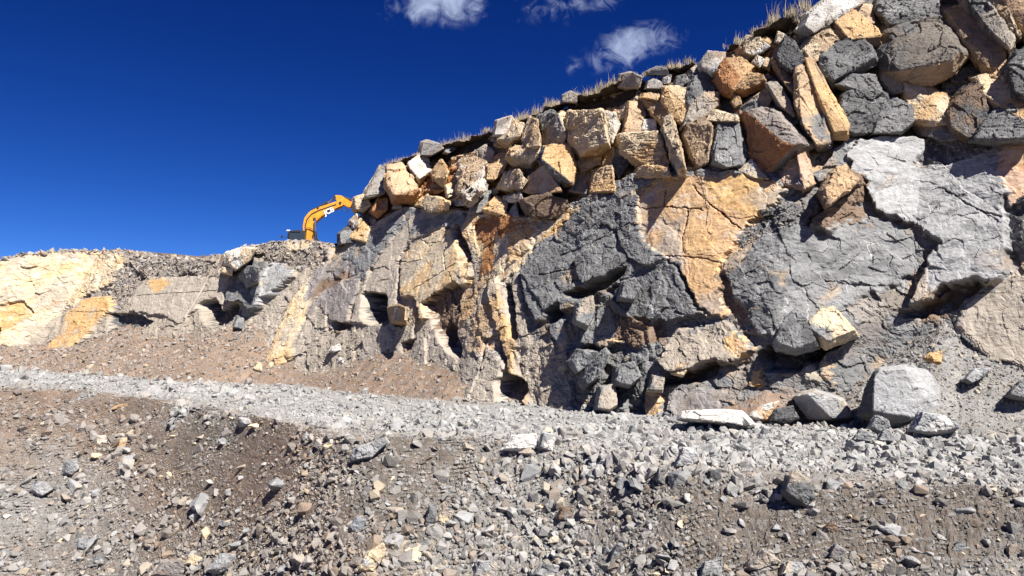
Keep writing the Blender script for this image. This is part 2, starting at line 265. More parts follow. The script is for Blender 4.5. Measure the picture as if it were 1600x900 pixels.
# ------------------------------------------------------------------ the quarry face: facets traced from the photograph, in metres out of the wall
# (outline, stand-off in m: one number or one per corner, roughness, colour, strata)
FAC = [
 # upper tier ground colour
 ([(535,405),(560,372),(640,325),(720,322),(760,335),(860,340),(960,300),(1010,272),(1090,262),(1200,265),(1290,270),(1330,215),(1600,215),(2300,200),(2300,-400),(1200,-400),(520,300)], -.5, 1.2, 'tan', .3),
 ([(1290,215),(1600,215),(1700,100),(1600,-60),(1380,-60),(1250,60),(1100,180),(1110,262),(1200,265)], -.5, 1.2, 'mgrey', .2),
 ([(600,300),(660,262),(760,262),(800,300),(760,330),(640,325)], -.3, 1.3, 'rust', .2),
 ([(960,196),(1040,190),(1070,265),(1000,275),(940,268)], -.4, 1.2, 'ochre', .8),
 # far left low face
 ([(-260,420),(-60,415),(25,402),(100,393),(180,390),(196,410),(182,440),(130,466),(95,490),(70,512),(40,540),(-60,545),(-260,540)], .2, .55, 'cream', .3),
 ([(90,520),(100,490),(130,465),(170,458),(178,480),(150,500),(120,535),(80,552),(64,546)], [.8,.7,.5,.4,.5,.8,1.0,1.1,1.0], .3, 'ochre', 1.2, 0.6),
 ([(0,478),(40,470),(60,488),(40,505),(20,512),(0,520)], -.2, .8, 'ochre', 1.0),
 ([(0,508),(15,512),(20,524),(0,526)], -1.0, .4, 'tan', .3),
 ([(194,485),(210,450),(240,434),(350,432),(347,475),(300,482),(270,505),(240,492)], [.9,.5,.3,.3,.7,.9,1.0,1.0], .18, 'beige', .5),
 ([(226,442),(250,434),(270,440),(240,458)], [.5,.4,.4,.55], .15, 'ochre', .4),
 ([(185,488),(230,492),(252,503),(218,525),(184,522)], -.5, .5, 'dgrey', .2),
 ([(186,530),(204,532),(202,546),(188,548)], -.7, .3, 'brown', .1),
 ([(204,531),(228,531),(216,550),(202,552)], .3, .3, 'ochre', .6),
 ([(196,392),(240,400),(350,410),(350,432),(240,434),(205,410)], .1, .8, 'scree', 0),
 ([(126,468),(182,440),(196,412),(206,412),(232,436),(206,470),(190,492),(176,462)], -.15, .5, 'scree', 0),
 # bench nose and overhanging grey mass
 ([(352,398),(440,378),(485,374),(520,390),(500,420),(455,420),(400,402),(360,420)], .1, .7, 'scree', 0),
 ([(436,382),(470,372),(488,378),(480,392),(450,392)], .35, .4, 'cream', .3),
 ([(345,472),(350,432),(378,402),(420,413),(450,418),(453,430),(420,455),(396,474),(380,492),(368,470)], [1.3,1.0,.7,.7,.8,.9,1.2,1.5,1.5,1.6], .55, 'mgrey', .2, 0.75),
 ([(402,425),(425,410),(450,420),(450,432),(425,450),(392,474),(388,452)], [1.0,.8,.85,.9,1.15,1.5,1.3], .25, 'lgrey', .2, 0.75),
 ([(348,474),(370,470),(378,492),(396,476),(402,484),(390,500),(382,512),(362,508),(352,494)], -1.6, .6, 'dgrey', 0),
 ([(364,508),(378,480),(384,500),(382,530),(366,545)], .2, .5, 'mgrey', .2),
 ([(330,552),(334,522),(362,518),(357,556),(342,560)], .5, .35, 'pinkochre', .2),
 ([(384,545),(392,500),(420,468),(470,440),(440,520),(420,560),(404,580)], .2, .45, 'beige', .4),
 ([(404,582),(430,520),(446,480),(474,440),(512,404),(520,408),(500,440),(480,482),(462,520),(440,560),(424,586)], [.6,.5,.5,.5,.4,.45,.5,.6,.6,.65,.7], .35, 'cream', .6),
 ([(424,560),(460,540),(462,552),(430,574)], .75, .35, 'cream', .3),
 ([(490,420),(540,398),(560,392),(556,420),(520,440),(486,470),(478,462)], .3, .3, 'pgrey', .3),
 ([(500,440),(540,424),(558,428),(520,450),(490,468)], .2, .4, 'soil', 0),
 ([(478,486),(500,456),(530,440),(558,428),(556,455),(545,474),(538,502),(520,520),(500,508),(474,498)], [.7,.6,.5,.45,.55,.6,.7,.75,.75,.75], .22, 'pgrey', .3),
 ([(474,502),(500,478),(520,505),(500,520),(470,560),(455,575),(462,540)], .45, .35, 'beige', .4),
 # dark band and the long grey slab that overhangs its foot
 ([(534,400),(560,376),(640,322),(660,330),(610,372),(590,400),(566,440),(556,436),(552,410)], .35, .4, 'grey', .2),
 ([(536,502),(546,470),(566,440),(592,398),(640,338),(690,318),(722,326),(724,342),(690,353),(640,374),(618,400),(611,456),(604,492),(582,508),(566,508)], [1.2,1.0,.8,.65,.5,.45,.45,.5,.6,.7,.85,1.05,1.2,1.25,1.25], .16, 'beige', .35, .22),
 ([(640,360),(650,345),(700,332),(724,334),(722,352),(690,354),(642,372)], .5, .2, 'grey', .3),
 ([(535,504),(566,509),(560,514),(536,518)], -.6, .3, 'brown', 0),  # shadow under the slab foot, put into a dark brown recess
 ([(556,562),(574,512),(604,500),(612,530),(590,568),(560,572)], .55, .25, 'beige', .3),
 # cream slab with its notch
 ([(611,462),(618,400),(640,382),(662,368),(690,355),(724,362),(716,400),(726,420),(722,440),(690,452),(668,474),(640,505),(632,463)], [1.3,1.0,.9,.8,.75,.75,.95,1.0,1.1,1.15,1.25,1.4,1.3], .12, 'cream', .4, .3),
 ([(718,372),(728,374),(732,420),(730,428),(718,410)], .45, .3, 'tan', .5),
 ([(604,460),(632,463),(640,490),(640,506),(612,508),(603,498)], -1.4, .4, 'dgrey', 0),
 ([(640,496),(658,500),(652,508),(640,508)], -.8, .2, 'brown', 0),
 ([(630,540),(648,522),(668,500),(690,520),(712,560),(706,580),(660,575),(636,570)], .55, .35, 'beige', .4),
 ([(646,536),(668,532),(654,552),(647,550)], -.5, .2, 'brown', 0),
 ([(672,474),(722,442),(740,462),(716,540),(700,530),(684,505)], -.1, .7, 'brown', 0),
 # ochre and rust nose in the middle
 ([(722,362),(730,340),(760,330),(860,345),(880,330),(905,322),(880,345),(836,385),(810,418),(780,440),(748,440),(752,410),(736,390)], .35, .3, 'cream', .4),
 ([(740,350),(770,332),(826,344),(800,362),(770,372),(770,420),(750,430),(756,390)], .38, .4, 'rust', .2),
 ([(788,372),(826,346),(840,352),(820,390),(792,414)], .55, .4, 'ochre', .5),
 ([(830,380),(850,360),(890,326),(908,324),(880,346),(840,384)], .6, .4, 'ochre', .3),
 ([(728,352),(742,384),(750,410),(744,414),(732,386),(726,360)], -.5, .3, 'brown', .3),
 ([(716,520),(720,460),(740,432),(770,428),(782,440),(790,480),(770,540),(748,560),(730,548)], .3, .5, 'tan', .8),
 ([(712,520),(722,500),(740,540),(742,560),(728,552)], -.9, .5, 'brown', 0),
 ([(756,440),(770,430),(788,480),(806,560),(822,632),(800,634),(790,590),(772,520)], .75, .5, 'tan', .3),
 ([(704,628),(740,585),(754,536),(776,552),(790,610),(796,634)], [.9,.7,.5,.55,.8,.95], .4, 'beige', .6),
 ([(778,450),(808,420),(816,470),(826,534),(806,546),(784,500)], .65, .4, 'greytan', .5),
 # dark bulge
 ([(807,420),(830,382),(880,345),(905,322),(940,308),(992,298),(1000,380),(1034,402),(1030,418),(1000,418),(962,438),(940,445),(905,462),(903,478),(860,490),(832,503),(815,470)], [1.0,.9,.8,.75,.75,.75,.95,1.05,1.1,1.25,1.35,1.35,1.3,1.3,1.2,1.1,1.05], .55, 'mgrey', .5, .5),
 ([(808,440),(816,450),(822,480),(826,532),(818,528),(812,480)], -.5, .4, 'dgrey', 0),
 ([(905,462),(940,446),(962,439),(998,420),(986,438),(950,456),(930,474)], -.35, .3, 'brown', 0),  # shadow under the bulge: undercut, with shade also in the brown
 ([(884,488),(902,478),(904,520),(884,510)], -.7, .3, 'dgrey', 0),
 ([(956,452),(1000,416),(1036,404),(1060,440),(1080,478),(1100,490),(1030,500),(976,498),(950,480)], .85, .5, 'mgrey', .4),
 ([(897,476),(926,470),(934,490),(920,512),(898,504)], .75, .5, 'greytan', .3),
 ([(918,500),(936,476),(958,486),(962,520),(962,540),(922,546),(896,540)], [.7,.6,.6,.75,.85,.85,.8], .3, 'grey', .2),
 ([(920,530),(960,524),(966,542),(926,546)], .9, .3, 'ochre', .2),
 ([(850,510),(876,492),(888,540),(876,548),(856,530)], .7, .3, 'grey', .2),
 ([(800,546),(830,535),(870,540),(890,545),(895,640),(826,640),(812,600)], .45, .65, 'greytan', .8),
 ([(888,545),(930,546),(968,540),(1010,560),(1006,606),(990,640),(890,642)], .5, .9, 'mgrey', .5),
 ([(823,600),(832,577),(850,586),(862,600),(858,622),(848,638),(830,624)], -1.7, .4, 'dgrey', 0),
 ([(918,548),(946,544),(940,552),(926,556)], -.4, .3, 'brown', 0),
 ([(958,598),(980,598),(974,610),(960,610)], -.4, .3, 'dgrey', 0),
 ([(966,500),(1010,496),(1030,510),(1040,540),(1000,545),(966,536)], .45, 1.1, 'brown', .2),
 ([(1018,565),(1050,520),(1132,500),(1166,540),(1148,560),(1100,576),(1050,592)], [.8,.6,.5,.8,1.0,1.15,1.1], .55, 'greytan', .5, 0.8),
 ([(1124,530),(1150,520),(1168,544),(1150,560),(1130,552)], .98, .3, 'pinkochre', .2),
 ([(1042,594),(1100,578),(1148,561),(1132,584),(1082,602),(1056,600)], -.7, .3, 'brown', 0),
 ([(1028,650),(1048,622),(1086,606),(1124,614),(1110,650)], [.9,.7,.5,.55,.85], .25, 'pgrey', .3),
 ([(1000,620),(1010,600),(1020,610),(1026,648),(1000,648)], .7, .5, 'tan', .5),
 ([(1166,578),(1184,574),(1182,606),(1167,608)], .3, .2, 'ochre', .2),
 # ochre flat face and its grey rim
 ([(955,305),(1000,275),(1090,261),(1205,268),(1216,290),(1090,277),(990,302)], .75, .5, 'grey', .4),
 ([(990,300),(1030,280),(1090,271),(1150,268),(1222,294),(1204,314),(1170,345),(1140,390),(1128,410),(1128,450),(1134,482),(1118,497),(1084,480),(1062,440),(1034,402),(1000,380)], [.85,.75,.7,.7,.8,.85,.9,1.0,1.05,1.1,1.2,1.25,1.2,1.1,1.05,.95], .14, 'pinkochre', .4),
 ([(1090,274),(1150,270),(1220,296),(1200,316),(1172,342),(1130,330),(1100,300)], [.73,.73,.8,.86,.92,.88,.8], .14, 'ochre', .3),
 # right: scree pocket, grey slab, brown clump
 ([(1130,412),(1170,345),(1216,316),(1272,322),(1290,345),(1230,372),(1180,392)], .35, .7, 'dscree', 0),
 ([(1128,420),(1142,395),(1190,368),(1260,352),(1330,335),(1400,345),(1446,388),(1440,420),(1402,442),(1360,462),(1330,470),(1300,485),(1262,508),(1214,540),(1190,520),(1150,470)], [.5,.5,.5,.5,.5,.5,.65,.8,.95,1.0,1.0,1.0,1.0,1.0,.9,.7], .5, 'grey', .8),
 ([(1128,412),(1150,400),(1200,395),(1215,440),(1210,540),(1180,520),(1150,470),(1134,450)], .75, .55, 'mgrey', .6),
 ([(1130,420),(1136,480),(1150,500),(1172,520),(1150,460),(1142,430)], .28, .5, 'brown', 0),
 ([(1262,350),(1300,312),(1310,272),(1330,262),(1346,290),(1330,336),(1290,362)], [.8,.9,.9,.9,.8,.8,.8], 1.1, 'brown', .3, 0.8),
 ([(1268,352),(1322,300),(1326,306),(1274,358)], -.1, .2, 'brown', 0),
 ([(1300,330),(1320,312),(1350,326),(1362,345),(1300,352)], .6, .8, 'brown', .2),
 ([(1322,232),(1342,214),(1400,206),(1462,214),(1452,240),(1420,262),(1400,284),(1356,288),(1330,264)], [.6,.5,.45,.45,.55,.65,.75,.8,.7], .22, 'lgrey', .5),
 ([(1448,224),(1530,216),(1524,250),(1470,264),(1436,258)], .05, .6, 'dscree', 0),
 ([(1350,290),(1410,262),(1470,258),(1526,244),(1572,224),(1568,300),(1562,340),(1572,400),(1560,440),(1492,445),(1470,470),(1414,492),(1408,482),(1446,420),(1466,372),(1420,345),(1370,330)], [.6,.55,.55,.5,.45,.7,.85,1.1,1.35,1.6,1.7,1.7,1.6,1.2,1.0,.8,.7], .3, 'lgrey', .9, 0.72),
 ([(1412,492),(1470,470),(1494,446),(1556,441),(1530,456),(1490,482),(1450,498)], -.3, .3, 'brown', 0),  # shade below the overhang, recessed and coloured dark brown
 ([(1572,226),(1640,210),(1640,312),(1580,330),(1566,300)], [.5,.45,.75,.8,.75], .12, 'pink', .2),
 ([(1572,340),(1600,312),(1680,300),(1680,420),(1600,400)], .3, 1.2, 'dgrey', .2),
 ([(1490,500),(1520,470),(1560,440),(1640,400),(1700,430),(1700,560),(1620,580),(1550,560)], [.5,.45,.4,.35,.4,.5,.5,.5], .3, 'beige', .5),
 # knuckles and their shadow below, a recess coloured dark for it
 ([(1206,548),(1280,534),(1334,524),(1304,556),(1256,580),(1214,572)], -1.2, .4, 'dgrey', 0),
 ([(1276,576),(1290,552),(1302,570),(1296,602),(1284,584)], .5, .3, 'tan', .2),
 ([(1240,560),(1276,575),(1284,600),(1250,590)], .35, .8, 'greytan', .2),
 # raw soil under the turf
 ([(594,264),(655,242),(765,213),(772,228),(740,240),(700,252),(660,252),(625,270),(598,278)], -.5, .5, 'peat', 0),
 ([(828,188),(890,166),(960,147),(1005,131),(1010,146),(985,166),(940,176),(890,180),(838,194)], -.5, .5, 'peat', 0),
 ([(1172,62),(1200,44),(1244,36),(1240,56),(1210,62),(1180,68)], -.6, .5, 'peat', 0),
 ([(1160,100),(1200,80),(1220,66),(1212,90),(1180,116)], -.1, .4, 'rust', 0),
]
CRK = [[(697,358),(700,376),(696,398),(699,421),(676,436),(650,452)], [(699,421),(714,412)], [(655,372),(668,380),(690,379)], [(705,425),(710,440)], [(618,408),(640,410),(660,407)], [(986,322),(1010,326),(1050,324),(1100,328)], [(1042,298),(1040,324)], [(1076,330),(1074,350),(1067,370),(1070,392)],
 [(1084,290),(1100,310),(1130,335),(1158,358)], [(1030,402),(1060,400),(1100,404),(1128,412)], [(590,440),(610,436)], [(1290,440),(1350,446),(1384,448)],
 [(92,410),(88,440),(60,470)], [(150,400),(180,430)], [(215,462),(270,458),(340,454)], [(104,486),(140,488),(172,486)], [(880,400),(930,380),(990,350)], [(850,430),(900,420)], [(1480,300),(1530,330),(1565,340)]]
def build_cliff():
    # columns even across the picture, rows even in height
    pc = np.concatenate([np.arange(-260, -10, 5.0), np.arange(-10, 1615, 1.25), np.arange(1615, 2200, 5.0)])
    mid = wall_hit(pc, np.interp(pc, [-260, 350, 600, 1300, 2200], [480, 480, 440, 330, 300])); tcol, _ = to_tn(mid)
    nr = 700
    tt = tcol[None, :].repeat(nr, 0); top = h_top(tcol) ; bot = zr(tcol)-.7
    jag = .22*fbm2(tcol*1.3, tcol*0, 91, 4)
    v = np.linspace(0, 1, nr)[:, None]
    hh = bot[None]+(top+jag-bot)[None]*v
    t, h = tt.ravel(), hh.ravel()
    # warps
    w1x = fbm2(t*.9, h*.9, 3); w1y = fbm2(t*.9, h*.9, 5); w2x = fbm2(t*4, h*4, 13, 3); w2y = fbm2(t*4, h*4, 15, 3)
    tw, hw = t+.3*w1x, h+.3*w1y
    ca, sa = math.cos(.5), math.sin(.5)
    def fr(sc, seed, an=1.0, tilt=1., a=ca, b=sa, wq=.05): 
        x = tw+wq*w2x*.5; y = hw+wq*w2y*.5
        x = x*.72
        return fract2((x*a-y*b)*sc, (x*b+y*a)*sc*an, seed, tilt)
    D1, B1, _ = fr(.62, 21, .6); D2, B2, I2 = fr(2.3, 22, .75); D3, B3, _ = fr(6.0, 23, .8)
    FB = fbm2(t*.35, h*.35, 31, 3); FM = fbm2(t*2.5, h*2.5, 33, 5, .55)
    rid = 1-np.abs(fbm2(t*.5+.35*w1x*2, h*4.2+t*.9+.5*w1y*2, 41, 4, .6))*2.2
    D4, B4, _ = fr(13.0, 24, .8)
    shx = tw*ca-hw*sa; shy = tw*sa+hw*ca
    shear = 1-2.2*np.abs(fbm2(shx*.5+.3*w2x, shy*2.0+.3*w2y, 47, 5, .6)); shear2 = 1-2.2*np.abs(fbm2(shx*2.2+.2*w2x, shy*.7, 49, 5, .6))
    det = .60*D1+.22*D2+.06*D3+.045*D4+.05*shear+.03*shear2
    crack = -.14*np.exp(-(B1/.05)**2)*(FM > -.15)-.06*np.exp(-(B2/.07)**2)
    E = .28+.2*FB; R = .8-.35*smooth(px_t(820), px_t(660), t); S = np.full(t.shape, .3, F32)
    col = np.empty(t.shape+(3,), F32); col[:] = PAL['mgrey']*1.15; lf = smooth(px_t(820), px_t(660), t)[:, None]; col[:] = col*(1-lf)+PAL['greytan']*lf
    gw, hw2 = t+.12*w1x+.10*w2x+.10*D3+.14*D2, h+.12*w1y+.10*w2y+.10*D4+.14*D2
    w3x = fbm2(t*11, h*11, 17, 3, .6); w3y = fbm2(t*11, h*11, 19, 3, .6)
    cw, ch = t+.35*w1x+.22*w2x+.16*w3x+.2*D3, h+.35*w1y+.22*w2y+.16*w3y+.2*D3
    scr = np.zeros(t.shape, bool)
    for poly, e, rough, cname, st, *kp in FAC:
        kp = kp[0] if kp else .25
        p = np.array(poly, float); ee = np.broadcast_to(np.asarray(e, float), (len(p),))
        Wp = wall_hit(p[:, 0], p[:, 1], ee); pt, _ = to_tn(Wp); q = np.stack([pt, Wp[:, 2]], -1)
        m = inpoly(gw, hw2, q)
        if np.ndim(e): ee = .42+kp*(ee-.42)
        if np.ndim(e):
            A = np.c_[q-q.mean(0), np.ones(len(q))]; k = np.linalg.lstsq(A, ee, rcond=None)[0]
            E[m] = (np.c_[t[m]-q[:, 0].mean(), h[m]-q[:, 1].mean(), np.ones(m.sum())] @ k).clip(-1.8, 2.0)
        else: E[m] = (e if e < 0 else .28+.6*(e-.28))+.1*FB[m]
        R[m] = rough; S[m] = st
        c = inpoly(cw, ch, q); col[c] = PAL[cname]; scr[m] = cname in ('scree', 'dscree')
    def blur(a):                                               # chip the razor edge of every step
        g = a.reshape(nr, -1); k = np.exp(-(np.arange(-5, 6)/1.3)**2); k /= k.sum()
        for ax in (0, 1):
            gp = np.pad(g, [(5, 5) if i == ax else (0, 0) for i in (0, 1)], 'edge'); g = sum(k[i]*np.take(gp, np.arange(i, i+g.shape[ax]), ax) for i in range(11))
        return g.ravel()
    E = blur(E)
    for line in CRK:
        p = np.array(line, float); Wp = wall_hit(p[:, 0], p[:, 1], .4); pt, _ = to_tn(Wp); ph = Wp[:, 2]
        for a in range(len(p)-1):
            bx = (t > min(pt[a], pt[a+1])-.4) & (t < max(pt[a], pt[a+1])+.4) & (h > min(ph[a], ph[a+1])-.4) & (h < max(ph[a], ph[a+1])+.4)
            X_ = t[bx]+.06*w2x[bx]+.04*w3x[bx]-pt[a]; Y_ = h[bx]+.06*w2y[bx]+.04*w3y[bx]-ph[a]; dx, dy = pt[a+1]-pt[a], ph[a+1]-ph[a]
            u = np.clip((X_*dx+Y_*dy)/(dx*dx+dy*dy), 0, 1); d = np.hypot(X_-u*dx, Y_-u*dy); f = smooth(.045, .012, d+.035*FM[bx]+.02*w3x[bx])
            E[bx] -= .10*f; col[bx] = col[bx]*(1-.3*f[:, None])
    out = E + R*(det+crack*.2) + .02*FM*(R+.1) + S*.025*rid + .07*fbm2(shx*1.1+w1x, shy*.5+w1y, 57, 4, .55)
    # scree and small shards on the rough ground
    n = n_wall(t, h)-out
    def bl2(a, sg):
        g = a.reshape(nr, -1); k = np.exp(-(np.arange(-7, 8)/sg)**2/2); k /= k.sum()
        for ax in (0, 1):
            gp = np.pad(g, [(7, 7) if i == ax else (0, 0) for i in (0, 1)], 'edge'); g = sum(k[i]*np.take(gp, np.arange(i, i+g.shape[ax]), ax) for i in range(15))
        return g.ravel()
    nb = bl2(n, 2.6); mk = np.clip(bl2(smooth(.10, .26, np.abs(n-nb)), 1.5)*1.6, 0, 1); n = n*(1-mk)+bl2(n, 1.8)*mk
    # talus
    hp = h-zr(t); hcv = hc(t)+.35*fbm2(t*.6, t*0, 55, 4)
    ntal = b_wall(t)+LEAN*hcv+1.5*(hp-hcv)+.22*fbm2(t*.7, h*.7, 61, 5, .55)+.05*fbm2(t*5, h*5, 63, 4, .6)
    tal = ntal < n
    p5, _, i5 = fract2(t*6, h*13, 71, .6)
    n = np.where(tal, ntal-.035*p5*(i5 > .45), n)
    # colour variation that belongs to the rock: neighbouring beds, stains
    cm = fbm2(t*.8+.5*w1x, h*.8+.5*w1y, 81, 4); cs = fbm2(t*1.7, h*2.6, 83, 5, .6)
    lum = col.mean(-1); sat = (col.max(-1)-col.min(-1))/col.max(-1)
    oc = (sat > .35) & (lum > .22); gr = (sat < .2)
    def blend(mask, target, f):
        f = (f*mask)[:, None]; col[:] = col*(1-f)+PAL[target]*f
    blend(oc, 'ochre', smooth(.05, .45, cm)*.6); blend(oc, 'beige', smooth(-.1, .4, -cm)*.75); blend(oc, 'rust', smooth(.28, .5, cs)*.55)
    blend(oc, 'white', smooth(.2, .5, -cs)*.35)
    blend(gr, 'tan', smooth(.3, .55, cm)*.5); blend(gr, 'dgrey', smooth(.12, .4, cs)*.55); blend(gr, 'lgrey', smooth(.2, .5, -cs)*.4)
    blend(gr & (R > .7), 'tan', (I2 > .8)*.2)
    dust = smooth(.05, .4, fbm2(t*1.1, h*1.6, 87, 5, .6))
    blend(R > .6, 'soil', dust*.3)
    tk = smooth(-.2, .3, fbm2(t*.5, h*.5, 89, 3))[:, None]; tc = PAL['soil']*1.35*tk+PAL['brown']*1.3*(1-tk)
    px, py = project(from_tnh(t, n, h))
    rt = smooth(px_t(1230), px_t(1330), t)[:, None]            # grey spoil at the right end
    tc = tc*(1-rt)+PAL['grescree']*rt
    tc = tc*(1+.35*fbm2(t*3, h*3, 93, 4, .7)[:, None])
    shard = (i5 > .72)[:, None]; tc = np.where(shard, tc*.5+PAL['grey']*.5, tc)
    col = np.where(tal[:, None], tc, col)
    q3 = np.stack([t, n*1.3, h], -1)*2.6; jx = fbm3(q3, 501, 3, .55); jy = fbm3(q3+31, 511, 3, .55); jm = np.where(tal, .3, 1.)
    t = t+.03*jx*jm; h = h+.03*jy*jm; n = n+.03*(jx+jy)*jm
    V = from_tnh(t, n, h); Fc = grid_faces(nr, len(pc))[:, ::-1]
    ft = tal[Fc].all(1)
    v, f, c = compact(V, Fc[~ft], col); link('cliff', mesh_np('cliff', v, f, c, [M_CLIFF]), kind='structure')
    v, f, c = compact(V, Fc[ft], col); link('talus_slope', mesh_np('talus_slope', v, f, c, [M_SOIL]), kind='structure')
    # the plateau and the machine bench behind the rim
    g = lambda a: a.reshape(nr, -1)[-1]
    t0, n0, h0 = g(t), g(n), g(h)
    dn = np.array([0, .25, .6, 1.2, 2.2, 3.5, 5, 8, 12, 18, 26, 40.])
    bench = smooth(px_t(300), px_t(360), t0)*0+(smooth(px_t(342), px_t(362), t0)*smooth(px_t(552), px_t(540), t0))
    bench = ((t0 < px_t(345)) & (t0 > px_t(555))).astype(float)
    drop = np.interp(dn, [0, .6, 2.2, 3.5, 60], [0, -.2, -1.5, -2.0, -2.0])
    rise = np.interp(dn, [0, 5, 40], [0, .15, .5])
    T2 = t0[None].repeat(len(dn), 0); N2 = n0[None]+dn[:, None]; H2 = h0[None]+drop[:, None]*bench[None]+rise[:, None]*(1-bench[None])
    H2 = H2+(dn[:, None] > .3)*.08*fbm2(T2*1.5, N2*1.5, 97, 3)
    V = from_tnh(T2.ravel(), N2.ravel(), H2.ravel()); cc = np.where(bench[None, :, None] > 0, PAL['scree'], PAL['soil']*.8)*np.ones((len(dn), 1, 1), F32)
    link('plateau', mesh_np('plateau', V, grid_faces(len(dn), len(pc))[:, ::-1], cc.reshape(-1, 3), [M_SOIL]), kind='structure')
    ptop, _ = project(from_tnh(t0, n0, h0)); ptop = np.maximum.accumulate(ptop)
    return dict(scr=scr.reshape(nr, -1), ptop=ptop, t=t0, n=n0, h=h0, pc=pc, T=t.reshape(nr, -1), N=n.reshape(nr, -1), H=h.reshape(nr, -1), tal=tal.reshape(nr, -1), col=col.reshape(nr, -1, 3))
CL = build_cliff()
# ------------------------------------------------------------------ ground: bank in front, haul road on top of it
GC = [  # photo column, far edge of the slope (Y, z), foot of the slope in the frame (Y)
 (-1400, 36, -1.0, 26), (-500, 34, -1.4, 25), (0, 32, -1.58, 24.3), (150, 32.2, -1.78, 24.0), (340, 26.6, -2.1, 20.6), (480, 20.4, -2.2, 16.4), (560, 17.2, -2.2, 14.2), (640, 18.2, -2.2, 14.6),
 (720, 18.2, -2.2, 14.6), (830, 17.6, -2.2, 14.2), (950, 15.4, -2.2, 12.8), (1040, 13.6, -2.2, 11.6), (1300, 12.7, -2.2, 11.0), (1600, 11.8, -2.2, 10.4), (2100, 10.8, -2.2, 9.6), (3000, 10, -2.2, 9)]
GC = np.array(GC, float); _pd = np.arange(-1400, 3001, 10.); _kr = np.exp(-(np.arange(-18, 19)/8.)**2); _kr /= _kr.sum()
GC = np.stack([_pd]+[np.convolve(np.pad(np.interp(_pd, GC[:, 0], GC[:, k]), 18, 'edge'), _kr, 'valid') for k in (1, 2, 3)], -1)
g_az = (GC[:, 0]-800)/FPX
def g_edge(az): return np.interp(az, g_az, GC[:, 1]), np.interp(az, g_az, GC[:, 2])
def g_foot(az):
    Y = np.interp(az, g_az, GC[:, 3]); return Y, -.306*Y
def g_toe(az):
    P = _tp; a = P[:, 0]/P[:, 1]; o = np.argsort(a)
    return np.interp(az, a[o], P[o, 1]), np.interp(az, a[o], P[o, 2])
def ground_z(az, Y, noise=True):
    Ye, ze = g_edge(az); Yf, zf = g_foot(az); Yt, zt = g_toe(az)
    sl = (ze-zf)/(Ye-Yf); zlow = zf-sl*1.2
    z = np.where(Y >= Ye, ze+(zt-ze)*np.clip((Y-Ye)/(Yt-Ye), 0, 1), zf+(Y-Yf)*sl)
    z = np.maximum(z, np.where(Y < Yf, np.maximum(zlow, -1.75-1.1*np.maximum(Y-1.4, 0)), -99))
    z = np.where(Y < Yf, np.minimum(z, -1.7), z)
    if noise:
        x = az*Y
        m = smooth(Ye+.6, Ye-.6, Y)
        z = z+m*(.2*fbm2(x*.55, Y*.55, 201, 4, .5)+.05*fbm2(x*3, Y*3, 203, 4, .6))
        r = 1-m; z = z+r*(.07*fbm2(x*.6, Y*.6, 205, 4, .55)+.02*fbm2(x*4, Y*4, 207, 3, .6))
        z = z+.10*np.exp(-((Y-Ye)/.7)**2)*(.3+fbm2(x*.8, Y*.8, 209, 3))
    return z
ZB = [(330, .45, 190, .55), (150, .95, 190, .28), (420, .75, 120, .35), (560, .2, 60, .3), (-60, .9, 120, .3)]          # brown soil: photo column, height on the bank, spreads
ZD = [(680, .85, 95, .35), (320, .9, 60, .2), (620, .55, 60, .25), (1290, .75, 150, .3), (1500, .8, 160, .3), (1150, .35, 120, .3), (1400, .3, 150, .35), (1050, .75, 90, .2)]   # dark soil
ZR = [(60, .45, 130, .4), (560, .05, 260, .28), (100, .0, 300, .18), (760, .15, 220, .3), (900, .6, 150, .4), (1100, .0, 300, .2), (1500, .0, 260, .2), (520, .95, 60, .3), (200, .62, 60, .2)]  # rubble
def bank_zones(px, v):
    return [np.clip(sum(np.exp(-((px-a)/c)**2-((v-b)/d)**2) for a, b, c, d in Z), 0, 1) for Z in (ZB, ZD, ZR)]
def bank_uv(az, Y):
    Ye, _ = g_edge(az); b = Y < Ye; return np.where(b, az*20, az*Y), np.where(b, ground_z(az, Y, False)*1.5+3*az, Y)
